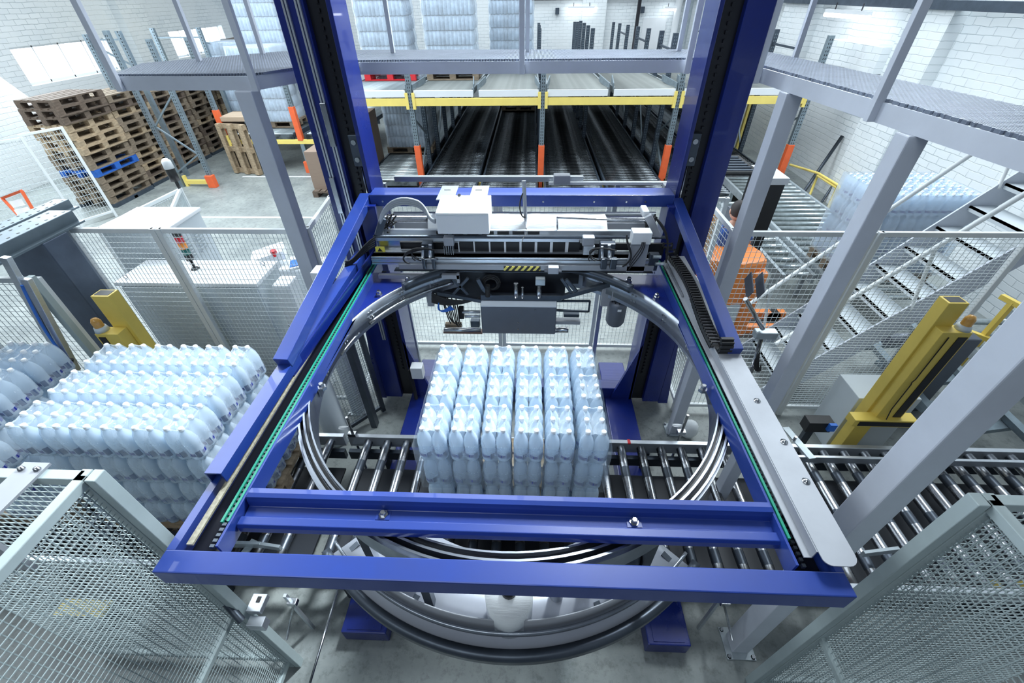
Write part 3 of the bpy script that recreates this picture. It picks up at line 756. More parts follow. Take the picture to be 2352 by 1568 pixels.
# arch and shadowed welding unit under the gantry
U = thing('welding_unit', (CX, CY + 1.05, 1.3), 'dark film welding unit with a wide grey cover plate at the back of the ring', 'machine unit')
g = G(); g.lathe([(1.10, 1.90), (1.10, 1.955), (1.14, 1.955), (1.14, 1.90)], (CX, CY - .05, 0), 40, math.radians(42), math.radians(138), closed=True); mk('arch_tube', g, 'dark_steel', U)
g = G(); A = on_y(992, 622, 3.02); B_ = on_y(1300, 640, 3.02); C2 = on_y(1395, 688, 3.02); D2 = on_y(1392, 652, 3.02)
g.box(A.x, B_.x, 3.02, 3.06, C2.z, A.z); g.box(B_.x, D2.x, 3.02, 3.06, D2.z, A.z); mk('back_plate', g, 'grease_black', U)
for (x0, y0, x1, y1, w_) in ((1005, 672, 1105, 690, .03), (1105, 680, 1290, 682, .045), (1290, 682, 1400, 652, .035), (1040, 640, 1075, 675, .02), (1075, 638, 1040, 676, .02), (1330, 676, 1300, 642, .025), (1098, 640, 1110, 662, .03), (1110, 662, 1130, 680, .03), (1290, 640, 1315, 676, .02)):
    mk('strut', G().beam(on_y(x0, y0, 2.88), on_y(x1, y1, 2.88), w_, w_), 'dark_steel', U)
for (x0, x1) in ((974, 997), (1386, 1408)): pbox('end_bracket', x0, 652, x1, 704, 2.88, .04, 'cover_grey', U, .004)
g = G(); ptube(g, 1120, 655, 1120, 680, 2.86, .02); 
for k in range(3):
    c = on_y(1128, 652, 2.9)
    g.path([c + Vector((.05 * math.cos(t / 8 * PI) * (1 + .2 * k), .01 * k, .05 * math.sin(t / 8 * PI) * (1 + .2 * k))) for t in range(17)], .007, 6)
mk('spiral_hose', g, 'rubber', U)
g = G(); ptube(g, 1185, 650, 1185, 682, 2.86, .018); ptube(g, 1200, 660, 1200, 684, 2.86, .010); ptube(g, 1238, 655, 1238, 682, 2.86, .02); mk('air_cylinder', g, 'steel', U)
pbox('cylinder_head', 1230, 642, 1252, 656, 2.85, .05, 'galvanised', U, .004)
# cover plate: folded top lip + dark face
A = on_y(1103, 701, 2.86); B_ = on_y(1275, 768, 2.86)
g = G(); xs0, xs1 = A.x, B_.x; c = .02
g.extrude_x([(2.86, B_.z), (2.86, A.z), (2.885, A.z + .03), (2.97, A.z + .03), (2.97, B_.z)], xs0, xs1)
p = mk('cover_plate', g, 'panel_dark', U, bevel=.008)
mk('cover_lip', G().extrude_x([(2.853, A.z - .008), (2.853, A.z + .004), (2.876, A.z + .036), (2.97, A.z + .038), (2.97, A.z + .031), (2.88, A.z + .03)], xs0 + .004, xs1 - .004), 'white_metal', p)
g = G()
for (x, y) in ((1150, 711), (1229, 711), (1190, 740), (1190, 755)): ptube(g, x, y, x + .1, y, 2.855, .006); q = on_y(x, y, 2.86); g.tube(q, q - Vector((0, .006, 0)), .006, 8)
mk('screw', g, 'steel', p)
g = G(); ptube(g, 1020, 757, 1105, 757, 2.93, .02); ptube(g, 1270, 757, 1305, 757, 2.93, .026); mk('sealing_bar', g, 'steel', U)
mat('copper_edge', (0.20, 0.12, 0.10), 0.5, 0.2)
pbox('heat_shield', 1018, 762, 1108, 767, 2.92, .05, 'copper_edge', U); pbox('heat_shield', 1022, 745, 1060, 754, 2.96, .04, 'pallet_grey', U)
pbox('right_slide', 1270, 738, 1332, 746, 2.90, .06, 'cover_grey', U, .003)
pbox('right_slide', 1295, 722, 1330, 729, 2.92, .05, 'dark_steel', U, .003)
g = G(); a, b, c, d = on_y(1275, 691, 2.92), on_y(1355, 691, 2.92), on_y(1352, 715, 2.92), on_y(1275, 712, 2.92)
for p0, p1 in ((a, b), (b, c), (c, d)): g.beam(p0, p1, .015, .015)
mk('side_frame', g, 'dark_steel', U)
for (x0, x1, y) in ((1062, 1103, 716), (1068, 1103, 726)): 
    g = G(); ptube(g, x0, y, x1, y, 2.92, .014); mk('pneumatic_cylinder', g, 'aluminium', U)
pbox('cylinder_mount', 1052, 709, 1066, 733, 2.91, .05, 'black_plastic', U, .004)
pbox('cylinder_mount', 1080, 738, 1102, 752, 2.91, .05, 'dark_steel', U, .004)
g = G(); random.seed(3)
for k in range(8):
    x = 1014 + k * 4.5
    g.path(bez(on_y(x, 690 + random.uniform(-12, 8), 2.88), on_y(x + 12, 722, 2.86), on_y(1030 + k * 3, 728 + random.uniform(-5, 12), 2.86), on_y(1035 + k * 3.5, 745 + random.uniform(-8, 6), 2.9)), .005, 6)
for k in range(8): g.path(bez(on_y(985, 668 + 3 * k, 2.9), on_y(1010, 690 + 2 * k, 2.84), on_y(1060, 697 + k, 2.84), on_y(1110, 686 - k, 2.9)), .008, 6)
mk('black_hoses', g, 'rubber', U)
g = G()
for k in range(5): g.path(bez(on_y(1008, 695 + 3 * k, 2.86), on_y(1000 + 3 * k, 718, 2.84), on_y(1018, 718, 2.84), on_y(1035 + 2 * k, 702 + 2 * k, 2.86)), .005, 6)
mk('blue_hoses', g, 'cable_blue', U)
# hanging motor at right
mo = thing('ring_drive_motor', on_y(1422, 750, 2.86), 'dark round motor hanging from a grey box at the ring back right', 'motor')
a = on_y(1421, 700, 2.86); z0 = on_y(1421, 748, 2.86).z; rr = .077
mk('housing', G().lathe([(0, z0), (rr * .8, z0), (rr, z0 + .03), (rr, a.z - .02), (rr * .95, a.z + .02), (0, a.z + .02)], (a.x, 2.9, 0), 24), 'panel_dark', mo)
g = G()
for k in range(12):
    t_ = 2 * PI * k / 12; g.box(a.x + rr * .8 * math.cos(t_) - .004, a.x + rr * .8 * math.cos(t_) + .004, 2.9 + rr * .8 * math.sin(t_) - .004, 2.9 + rr * .8 * math.sin(t_) + .004, a.z + .02, a.z + .05)
mk('fan_grille', g, 'black_plastic', mo)
mk('motor_plate', G().box(a.x - .07, a.x + .16, 2.84, 2.96, a.z + .05, a.z + .14), 'cover_grey', mo, bevel=.006)
mk('rating_label', G().box(a.x - .01, a.x + .02, 2.82, 2.823, a.z - .04, a.z - .02), 'sign_white', mo)
# energy chain along the right side frame
E_ = thing('energy_chain', (1.11, 2.5, ZF), 'black plastic energy chain lying along the right side of the frame', 'cable chain')
pts = [on_y(1532, 570, 2.95) + Vector((0, 0, .02))] + [Vector((1.09 + .02 * math.sin(i * .3), 2.95 - i * .062, ZF + .075)) for i in range(18)]
n = len(pts)
for i in range(n - 1):
    a, b = pts[i], pts[i + 1]; d = (b - a)
    for q in (0.0, .5):
        c = a + d * q
        mk('chain_link', G().box(c.x - .034, c.x + .034, c.y - .011, c.y + .011, c.z - .018, c.z - .010).box(c.x - .034, c.x - .028, c.y - .018, c.y + .018, c.z - .018, c.z + .02).box(c.x + .028, c.x + .034, c.y - .018, c.y + .018, c.z - .018, c.z + .02).box(c.x - .034, c.x + .034, c.y - .006, c.y + .006, c.z + .014, c.z + .02), 'black_plastic', E_)
cc = Vector((1.10, pts[-1].y, ZF + .105))
for k in range(7):
    t_ = -PI / 2 - k * PI / 7; c = cc + Vector((0, math.cos(t_) * .04, math.sin(t_) * .045)); mk('chain_link', G().box(c.x - .034, c.x + .034, c.y - .010, c.y + .010, c.z - .012, c.z + .012), 'black_plastic', E_)
# linear rail across the top with sensors
Lr = thing('rail_guard', (0, 3.75, 2.3), 'thin light aluminium rail assembly running behind the blue crossbar', 'rail')
a, b = on_y(905, 411, 3.8), on_y(1340, 413, 3.8)
mk('rail', G().box(a.x, b.x, 3.8, 3.84, a.z - .025, a.z + .02), 'aluminium', Lr, bevel=.003)
a, b = on_y(1340, 422, 3.75), on_y(1535, 426, 3.75)
mk('rail', G().box(a.x - .3, b.x, 3.75, 3.79, a.z - .012, a.z + .012), 'fence_paint', Lr, bevel=.003)
for px in (880, 1420): c = on_y(px, 415, 3.82); mk('support_post', G().box(c.x - .02, c.x + .02, 3.80, 3.84, 0, c.z - .02), 'aluminium', Lr)
for (x, y) in ((1290, 408), (860, 418), (1540, 430)):
    c = on_y(x, y, 3.74); mk('sensor_block', G().box(c.x - .07, c.x + .07, 3.68, 3.76, c.z - .04, c.z + .035), 'cover_grey', Lr, bevel=.006)
tag(mk('sensor_pole', G().path([on_y(1203, 415, 3.1), on_y(1207, 500, 3.05), on_y(1208, 523, 3.02)], [.016, .014, .006], 10), 'cover_grey'), 'thin grey hanging pole with a cable in front of the crossbar', 'pole')
g = G().path(bez(on_y(1203, 440, 3.08), on_y(1185, 470, 3.05), on_y(1197, 505, 3.04), on_y(1207, 498, 3.03)), .005, 6); g.path(bez(on_y(1208, 523, 3.02), on_y(1215, 540, 2.95), on_y(1196, 545, 2.9), on_y(1200, 556, 2.85)), .003, 6)
tag(mk('hanging_cable', g, 'rubber'), 'thin black cable looped on the hanging grey pole', 'cable')

# ================================================================== ROLLER CONVEYOR
ZR = 0.47; YN, YFAR = 1.27, 2.40
def ypath_conveyor(name, x0, x1, label, phase):
    t = thing(name, ((x0 + x1) / 2, (YN + YFAR) / 2, 0), label, 'conveyor', None)
    for a, b, nm in ((YN - .03, YN + .01, 'side_rail'), (YFAR - .01, YFAR + .03, 'side_rail')):
        mk(nm, G().box(x0, x1, a, b, ZR - .10, ZR + .03), 'aluminium', t, bevel=.003)
    for yy in (YN + .04, YFAR - .06): mk('under_channel', G().box(x0, x1, yy - .02, yy + .02, ZR - .2, ZR - .1), 'dark_steel', t)
    mk('shade_sheet', G().box(x0 + .02, x1 - .02, YN + .12, YFAR - .12, .16, .18), 'lane_dark', t)  # added dark sheet, stands in for the deep shade between the rollers
    x = phase
    while x > x0 + .05: x -= .1755
    x += .1755; r0 = None
    while x < x1 - .05:
        if r0 is None:
            g = G().path([(x, YN + .01, ZR - .038), (x, YN + .2, ZR - .038), (x, YFAR - .2, ZR - .038), (x, YFAR - .01, ZR - .038)], .037, 16)
            r0 = mk('roller', g, 'roller_steel', t, org=None)
            s0 = [mk('sleeve', G().path([(x, YN + q, ZR - .038), (x, YN + q + .10, ZR - .038)], .0375, 16, caps=False), 'dark_steel', r0) for q in (.13, .47, .81)]
            X0 = x
        else:
            c = r0.copy(); COL.objects.link(c); c.parent = t; c.location = (x - X0, 0, 0)
            for sl in s0: s = sl.copy(); COL.objects.link(s); s.parent = c
        x += .1755
    x = x0 + .3
    while x < x1:
        for yy in (YN, YFAR): mk('leg', G().box(x - .03, x + .03, yy - .02, yy + .02, 0, ZR - .1), 'dark_steel', t)
        x += 1.2
    return t
ph = on_z(1430, 1036, ZR).x
ypath_conveyor('roller_conveyor', -1.62, 2.02, 'steel roller conveyor under the wrapped pallet and the blue frame', ph)
ypath_conveyor('roller_conveyor', 2.06, 5.9, 'steel roller conveyor running right from the blue frame', ph)
ypath_conveyor('roller_conveyor', -6.2, -1.66, 'dark roller conveyor carrying the left pallets of water', ph)
tag(mk('rail_marker', G().box(on_z(1446, 1020, ZR + .03).x - .012, on_z(1446, 1020, ZR + .03).x + .012, YFAR - .012, YFAR + .032, ZR + .02, ZR + .034), 'red'), 'small red tape marker on the far conveyor rail', 'marker')
# guide rails on the right conveyor
t = thing('guide_rail_assembly', (3.2, 2.3, ZR), 'aluminium side guide with flared end above the right conveyor', 'guide rail')
mk('guide_bar', G().box(2.25, 5.2, 2.22, 2.245, ZR + .05, ZR + .12), 'aluminium', t, bevel=.003)
mk('guide_bar', G().beam((2.25, 2.232, ZR + .085), (2.0, 2.27, ZR + .085), .022, .07), 'aluminium', t)
for x in (2.32, 4.6):
    mk('slotted_bracket', G().beam((x - .02, 2.55, ZR + .10), (x + .03, 2.2, ZR + .13), .06, .012), 'galvanised', t)
mk('bracket_bolt', G().tube((2.3, 2.4, ZR + .1), (2.3, 2.4, ZR + .16), .012, 8), 'steel', t)
t = thing('guide_rail_assembly', (-1.6, 1.32, ZR), 'bent steel side guide below the left water pallet', 'guide rail')
A = on_z(440, 1247, ZR + .1); B_ = on_z(600, 1251, ZR + .1); C_ = on_z(645, 1258, ZR + .1)
mk('guide_bar', G().beam(A, B_, .02, .06), 'galvanised', t); mk('guide_bar', G().beam(B_, C_, .02, .05), 'galvanised', t)
A = on_z(585, 1240, ZR + .08); B_ = on_z(545, 1290, ZR + .08); mk('slotted_bracket', G().beam(A, B_, .05, .012), 'galvanised', t)
t = thing('guide_rail_assembly', on_z(1990, 1275, ZR + .1), 'flared end of the near side guide on the right conveyor', 'guide rail')
mk('guide_bar', G().beam(on_z(1980, 1272, ZR + .1), on_z(2060, 1262, ZR + .1), .02, .06), 'galvanised', t)

# ================================================================== WATER PACKS
PB = .0889
def bottle_parts(parent, x, y, proto=[None]):
    if proto[0] is None:
        prof = [(0, .004), (.03, 0), (.040, .005), (.0425, .02), (.0425, .065), (.0405, .075), (.0405, .105), (.0425, .115), (.0435, .14), (.041, .165), (.033, .195), (.022, .218), (.0145, .232), (.0140, .243)]
        me_ = mk('bottle', G().lathe(prof, (0, 0, 0), 14), 'bottle_plastic', org=(0, 0, 0))
        cp = mk('cap', G().lathe([(.0142, .236), (.0158, .238), (.0158, .258), (.013, .262), (0, .262)], (0, 0, 0), 10), 'cap_white', org=(0, 0, 0))
        g = G(); g.cm = 0; g.lathe([(.0438, .040), (.0438, .066)], (0, 0, 0), 6, -2.5, -1.2); g.cm = 1; g.lathe([(.0438, .026), (.0438, .078)], (0, 0, 0), 4, -1.1, -.45)
        g.cm = 0; g.lathe([(.0438, .040), (.0438, .066)], (0, 0, 0), 5, -.2, .8); g.cm = 1; g.lathe([(.0438, .026), (.0438, .078)], (0, 0, 0), 4, .9, 1.4)
        lb = mk('label', g, ['label_blue', 'label_grey'], org=(0, 0, 0))
        proto[0] = (me_, cp, lb)
        for o in proto[0]: COL.objects.unlink(o)
    b, c, l = proto[0]
    b2 = b.copy(); COL.objects.link(b2); b2.parent = parent; b2.location = (x, y, 0); b2.rotation_euler.z = random.uniform(-.5, .5)
    for q in (c, l):
        k = q.copy(); COL.objects.link(k); k.parent = b2; k.location = (0, 0, 0)
def film_mesh():
    hx, hy = PB / 2, PB
    def ring(r, z, sc):
        pts = []; cor = [(hx, -hy), (hx, hy), (-hx, hy), (-hx, -hy)]; a0 = [-90, 0, 90, 180]
        for q in range(4):
            cx, cy = cor[q]
            for i in range(5):
                a = math.radians(a0[q] + 90 * i / 4); pts.append((cx + r * math.cos(a), cy + r * math.sin(a), z))
            nx, ny = cor[(q + 1) % 4]; a = math.radians(a0[q] + 90); dx, dy = math.cos(a) * r, math.sin(a) * r
            L = math.hypot(nx - cx, ny - cy); seg = int(round(L / PB)) * 4
            for i in range(1, seg):
                u = i / seg; s = math.sin(PI * (u * L / PB)) ** 2 * sc
                pts.append((cx + (nx - cx) * u + dx * (1 - s / r), cy + (ny - cy) * u + dy * (1 - s / r), z - (s * .25 if z > .2 else 0)))
        return pts
    rings = [ring(.036, -.001, .006), ring(.0445, .012, .010), ring(.0450, .06, .012), ring(.0445, .13, .010), ring(.0425, .165, .008), ring(.035, .205, .010), ring(.026, .226, .012), ring(.0195, .242, .012), ring(.0170, .250, .008)]
    g = G(); n = len(rings[0])
    vs = [p for r in rings for p in r]; fs = []
    for i in range(len(rings) - 1):
        for k in range(n): fs.append((i * n + k, i * n + (k + 1) % n, (i + 1) * n + (k + 1) % n, (i + 1) * n + k))
    # top membrane: rings shrinking inward with sag
    last = rings[-1]; b = len(vs) - n
    steps = [(.82, .012), (.55, .030), (.25, .042)]
    for si, (f, sg) in enumerate(steps):
        row = []
        for p in last:
            y = p[1]; near = abs(((y / PB + .5) % 1) - .5) * 2      # 0 at bottle rows
            row.append((p[0] * f, p[1] * (1 - (1 - f) * .35), .250 - sg * (.35 + .65 * min(1, near + .25))))
        vs += row
    for i in range(len(rings) - 1, len(rings) - 1 + len(steps)):
        for k in range(n): fs.append((i * n + k, i * n + (k + 1) % n, (i + 1) * n + (k + 1) % n, (i + 1) * n + k))
    g.sm = True; g.add(vs, fs); m_ = (len(rings) + len(steps) - 1) * n; g.sm = True
    g.f.append(tuple(m_ + k for k in range(n))); g.m.append(0); g.smooth.append(True)
    return g
PACK = thing('water_pack', (0, 0, 0), 'x', 'water pack')
for i in (-.5, .5):
    for j in (-1, 0, 1): bottle_parts(PACK, i * PB, j * PB)
mk('shrink_film', film_mesh(), 'pack_film', PACK)
LH = .2635
def pallet(loc, name='wooden_pallet', label='', m='pallet_wood', parts=True, rz=0.0, group=None):
    if parts:
        t = thing(name, loc, label, 'pallet', group); x, y, z = loc
        for i in range(5):
            yy = y - .4 + .08 + (.8 - .16) * i / 4; mk('top_board', G().box(x - .6, x + .6, yy - (.072 if i % 2 == 0 else .05), yy + (.072 if i % 2 == 0 else .05), z + .122, z + .144), m, t)
        for i in range(3):
            xx = x - .53 + .53 * i; mk('stringer_board', G().box(xx - .07, xx + .07, y - .4, y + .4, z + .1, z + .122), m, t)
        for i in range(3):
            yy = y - .33 + .33 * i
            for k in range(3): xx = x - .53 + .53 * k; mk('block', G().box(xx - .07, xx + .07, yy - .05, yy + .05, z + .022, z + .1), m, t)
            mk('bottom_board', G().box(x - .6, x + .6, yy - .05, yy + .05, z, z + .022), m, t)
        return t
def stack(cx, cy, z0, nx, layers, desc, vis, rz=0.0, group=None, layer_names=('top layer', 'second layer down', 'third layer down', 'bottom layer')):
    for li in range(layers):
        z = z0 + (layers - 1 - li) * LH
        for j in range(3):
            for i in range(nx):
                if not vis(li, i, j): continue
                dx = (i - (nx - 1) / 2) * .1905; dy = (j - 1) * .2790
                c, s = math.cos(rz), math.sin(rz)
                row = ('front row', 'middle row', 'back row')[j]
                if li and j == 0: row = 'front face'
                elif li: row = ('front', 'middle', 'back')[j] + ' of ' + ('left' if i == 0 else 'right') + ' side'
                nm = '%s, %s from left' % (row, NUM[i + 1]) if (li == 0 or j == 0) else row
                jx = random.uniform(-.004, .004)
                dup(PACK, (cx + dx * c - dy * s + jx, cy + dx * s + dy * c, z), rz + random.uniform(-.01, .01),
                    'water six-pack, %s, %s, %s' % (nm, layer_names[li], desc), group)
ZP = ZR + .144
pallet((-.085, 1.938, ZR), label='wooden pallet under the water packs inside the ring')
stack(-.085, 1.938, ZP + .002, 6, 4, 'ring pallet', lambda l, i, j: l == 0 or j == 0 or i in (0, 5), group='water packs on the pallet in the ring')
pallet((-2.525, 1.90, ZR), label='wooden pallet under the large left stack of water packs')
stack(-2.525, 1.895, ZP + .002, 6, 4, 'left pallet', lambda l, i, j: l == 0 or j == 0 or i == 5, group='water packs on the left pallet')
XF = -4.02
pallet((XF, 1.90, ZR), label='wooden pallet under the water packs cut by the left edge', m='pallet_grey')
stack(XF, 1.90, ZP + .002, 6, 4, 'left-edge pallet', lambda l, i, j: (i >= 4 and (l == 0 or j == 0)) or i == 5, group='water packs at the left edge')
# separator boards on the left stack
for k in range(1, 4):
    pass
# stretch film on the centre load
def filmbox(x0, x1, y0, y1, z0, z1, amp=.006, nz=10):
    g = G(); g.sm = True; pts = []
    per = [(x0, y0), (x1, y0), (x1, y1), (x0, y1)]; out = []
    for q in range(4):
        a, b = per[q], per[(q + 1) % 4]
        for i in range(16): out.append((a[0] + (b[0] - a[0]) * i / 16, a[1] + (b[1] - a[1]) * i / 16))
    cx, cy = (x0 + x1) / 2, (y0 + y1) / 2; vs = []; fs = []; n = len(out)
    for k in range(nz + 1):
        for x, y in out:
            s = 1 + random.uniform(-amp, amp); vs.append((cx + (x - cx) * s, cy + (y - cy) * s, z0 + (z1 - z0) * k / nz))
    for k in range(nz):
        for i in range(n): fs.append((k * n + i, k * n + (i + 1) % n, (k + 1) * n + (i + 1) % n, (k + 1) * n + i))
    return g.add(vs, fs)
clear_film('thin_film', 0.03, rough=.08, bump=.6, scale=9)
tag(mk('stretch_wrap', filmbox(-.665, .495, 1.515, 2.36, ZP + .52, ZP + .95, .003), 'thin_film'), 'clear stretch film wound around the upper layers of the load in the ring', 'stretch film')
o = None

# ================================================================== POSTS AND WALKWAY
def post(x, y, h, w, label, plate=True):
    t = thing('steel_post', (x, y, 0), label, 'post')
    mk('box_profile', G().box(x - w / 2, x + w / 2, y - w / 2, y + w / 2, .012, h), 'grey_paint', t, bevel=.006)
    if plate:
        p = mk('base_plate', G().box(x - w * .85, x + w * .85, y - w * .85, y + w * .85, 0, .012), 'galvanised', t)
        for a in (-1, 1):
            for b in (-1, 1): mk('anchor_bolt', G().lathe([(0, .03), (.012, .03), (.012, .012), (.016, .012)], (x + a * w * .7, y + b * w * .7, 0), 6, flat=True), 'steel', p)
    return t
WS = 0.545; WZ = 3.12          # walkway scale and underside height
post(-3.44 * WS, 5.80 * WS, WZ, .115, 'grey steel post under the left corner of the walkway')
post(2.83 * WS, 5.43 * WS, WZ, .10, 'grey steel post under the walkway, in front of the forklift')
post(2.93 * WS, 3.66 * WS, WZ, .088, 'grey steel post under the walkway, in front of the stairs')
post(1.51, 1.05, WZ, .115, 'large grey steel post with a base plate, crossing the right conveyor in front')
def clip(poly, o, d):
    """clip infinite line o+t*d to convex polygon, returns t range"""
    t0, t1 = -1e9, 1e9; n = len(poly)
    for i in range(n):
        a = poly[i]; b = poly[(i + 1) % n]; ex, ey = b[0] - a[0], b[1] - a[1]; nx, ny = -ey, ex
        num = (a[0] - o[0]) * nx + (a[1] - o[1]) * ny; den = d[0] * nx + d[1] * ny
        if abs(den) < 1e-9:
            if num > 0: return None
            continue
        t = num / den
        if den > 0: t0 = max(t0, t)
        else: t1 = min(t1, t)
    return (t0, t1) if t1 - t0 > .02 else None
def deck(poly, z, p1=.06, label=''):
    g = G(); xs = [p[0] for p in poly]; ys = [p[1] for p in poly]; cx, cy = sum(xs) / len(xs), sum(ys) / len(ys)
    R_ = max(math.hypot(x - cx, y - cy) for x, y in poly)
    for ang in (62, 118):
        d = (math.cos(math.radians(ang)), math.sin(math.radians(ang))); n = (-d[1], d[0]); k = -R_
        while k < R_:
            o = (cx + n[0] * k, cy + n[1] * k); c = clip(poly, o, d)
            if c: g.beam((o[0] + d[0] * c[0], o[1] + d[1] * c[0], z), (o[0] + d[0] * c[1], o[1] + d[1] * c[1], z), .009, .014)
            k += p1 * .5
    return g
def wp(p): return (p[0] * WS, p[1] * WS)
def fascia(p0, p1):
    p0, p1 = wp(p0), wp(p1); z0, z1 = WZ, WZ + .08
    d = Vector((p1[0] - p0[0], p1[1] - p0[1], 0)).normalized(); n = Vector((-d.y, d.x, 0))
    return G().beam((p0[0], p0[1], (z0 + z1) / 2), (p1[0], p1[1], (z0 + z1) / 2), .008, z1 - z0).beam((p0[0] + n.x * .02, p0[1] + n.y * .02, z0 + .004), (p1[0] + n.x * .02, p1[1] + n.y * .02, z0 + .004), .035, .008)
Wk = thing('steel_walkway', (0, 3.9, WZ), 'grey raised steel walkway with expanded metal deck crossing behind the machine', 'walkway')
L0, L1, L2, R2, R3 = (-5.05, 5.82), (-3.30, 5.78), (-2.66, 6.98), (2.22, 6.88), (2.72, 6.10)
R5 = (3.06, 1.4)
for a, b in ((L0, L1), (L1, L2), (L2, R2), (R2, R3), (R3, R5), ((3.88, 1.4), (3.40, 7.45)), ((3.35, 7.5), (2.5, 7.95)), ((2.5, 7.95), (-2.9, 8.45)), ((-4.1, 8.3), (-5.5, 6.9))):
    mk('edge_beam', fascia(a, b), 'grey_paint', Wk)
for pl in ([(-5.05, 5.84), (-3.28, 5.80), (-2.6, 7.00), (-2.6, 8.4), (-4.1, 8.3), (-5.45, 6.9)], [(-2.58, 7.00), (2.24, 6.88), (2.5, 7.93), (-2.58, 8.4)],
           [(2.24, 6.88), (2.74, 6.10), (3.5, 6.10), (3.38, 7.45), (2.5, 7.93)], [(2.74, 6.10), (3.07, 1.4), (3.87, 1.4), (3.5, 6.10)]):
    mk('deck_grating', deck([wp(p) for p in pl], WZ + .086, .036), 'deck_steel', Wk)
for (x, y) in ((-4.98, 5.78), (-3.27, 5.72), (-2.45, 6.95), (-.135, 6.90), (2.07, 6.82), (2.66, 6.02), (2.84, 4.08)):
    x, y = wp((x, y)); mk('handrail_post', G().box(x - .02, x + .02, y - .022, y + .01, WZ, 4.3), 'grey_paint', Wk, bevel=.002)
for (x, y) in ((-4.75, 7.1), (-4.25, 7.95), (-2.15, 7.88), (-.07, 7.8), (2.18, 7.75), (3.53, 7.0)):
    x, y = wp((x, y)); mk('handrail_post', G().box(x - .016, x + .016, y - .016, y + .016, WZ, 4.3), 'grey_paint', Wk)

# ================================================================== FENCES
def fence(p0, p1, z0, z1, label, posts=(), pu=.05, pv=.05, r=.0016, m='fence_paint', wm='wire', fw=.04, top_extra=0, group=None, name='mesh_fence'):
    mid = ((p0[0] + p1[0]) / 2, (p0[1] + p1[1]) / 2, 0)
    t = thing(name, mid, label, 'fence', group); L = math.hypot(p1[0] - p0[0], p1[1] - p0[1]); d = Vector(((p1[0] - p0[0]) / L, (p1[1] - p0[1]) / L, 0))
    P0 = Vector((p0[0], p0[1], 0)); P1 = Vector((p1[0], p1[1], 0))
    for z in (z1 - fw / 2, z0 + fw / 2): mk('rail', G().beam(P0 + Vector((0, 0, z)), P1 + Vector((0, 0, z)), .03, fw), m, t, bevel=.002)
    for u in [0, L] + list(posts):
        q = P0 + d * u; mk('post', G().beam(q + Vector((0, 0, 0)), q + Vector((0, 0, z1)), .045, .045, up=(d.y, -d.x, 0)), m, t, bevel=.003)
    mk('wire_mesh', G().wires(P0 + Vector((0, 0, z0 + fw)), d, (0, 0, 1), L, z1 - z0 - 2 * fw, pu, pv, r), wm, t)
    return t
YF = 3.22
fence((-3.86, YF), (-3.12, YF), .1, 2.12, 'wire mesh fence panel in front of the tall louvred cabinet', pu=.035, pv=.05)
fence((-3.07, YF), (-1.85, YF), .1, 2.12, 'wire mesh fence panel in front of the large white cabinet', pu=.035, pv=.05)
q_ = on_z(757, 450, 2.12)
fence((-1.83, YF + .03), (q_.x, q_.y), .1, 2.12, 'mesh fence panel running back beside the left blue column', pu=.05, pv=.05, wm='wire_dark')
fence((-1.9, 4.25), (-.35, 4.25), .06, 2.0, 'mesh fence panel behind the machine, left half', pu=.045, pv=.05)
fence((-.30, 4.25), (1.95, 4.25), .06, 2.0, 'mesh fence panel behind the machine, right half', posts=(1.1,), pu=.045, pv=.05)
q_ = on_z(1626, 456, 2.12)
fence((1.62, YF + .03), (q_.x, q_.y), .1, 2.12, 'mesh fence panel running back beside the right blue column', pu=.05, pv=.05)
fence((1.62, YF), (2.68, YF), .1, 2.12, 'mesh fence panel in front of the forklift', pu=.045, pv=.05)
fence((2.74, YF), (3.88, YF), .1, 2.12, 'mesh fence panel in front of the steel stairs', pu=.045, pv=.03)
# dark diagonal leaf fences seen inside the ring
fence((-1.95, 2.75), (-1.6, 3.15), .05, 1.5, 'short mesh gate leaf behind the left blue column', pu=.03, pv=.03, wm='wire_dark', m='dark_steel')
def guard(sx, label):
    x = sx[0]; y = .83; s = sx[1]
    t = thing('mesh_guard', (x, y - .3, 0), label, 'guard'); zt = 2.27
    def post_(px, py): mk('post', G().box(px - .02, px + .02, py - .025, py + .025, 0, zt), 'guard_paint', t, bevel=.003)
    post_(x, y); post_(x - s * .045, y)
    mk('top_rail', G().box(min(x, x + s * 1.4), max(x, x + s * 1.4), y - .02, y + .02, zt - .04, zt), 'guard_paint', t, bevel=.003)
    mk('top_rail', G().box(x - .0 - .02, x + .02, y - 1.2, y, zt - .04, zt), 'guard_paint', t, bevel=.003)
    mk('middle_rail', G().box(x - .015, x + .015, y - 1.2, y, .95, .98), 'guard_paint', t)
    mk('lower_rail', G().box(x - .015, x + .015, y - 1.2, y, .08, .12), 'guard_paint', t)
    mk('lower_rail', G().box(min(x, x + s * 1.4), max(x, x + s * 1.4), y - .015, y + .015, .08, .12), 'guard_paint', t)
    mk('wire_mesh', G().wires((x, y - 1.2, .1), (0, 1, 0), (0, 0, 1), 1.2, zt - .14, .027, .027, .0016), 'guard_wire', t)
    o = (x, y, .1) if s > 0 else (x - 1.4, y, .1)
    mk('wire_mesh', G().wires(o, (1, 0, 0), (0, 0, 1), 1.4, zt - .14, .036, .036, .0018), 'guard_wire', t)
    return t
GL = guard((-1.60, -1), 'silver mesh safety guard in the lower left foreground')
GR = guard((1.56, 1), 'silver mesh safety guard in the lower right foreground')
for t, px in ((GL, -1.80), (GR, 1.80)):
    mk('connecting_plate', G().box(px - .05, px + .05, .62, .87, 2.27, 2.28), 'cover_grey', t)
    mk('connecting_plate', G().box(px - .05, px + .05, .60, .615, 2.02, 2.27), 'cover_grey', t)
    for a in (-.03, .03):
        for b in (.65, .84): mk('plate_bolt', G().lathe([(0, .012), (.008, .012), (.012, 0)], (px + a, b, 2.28), 8), 'steel', t)
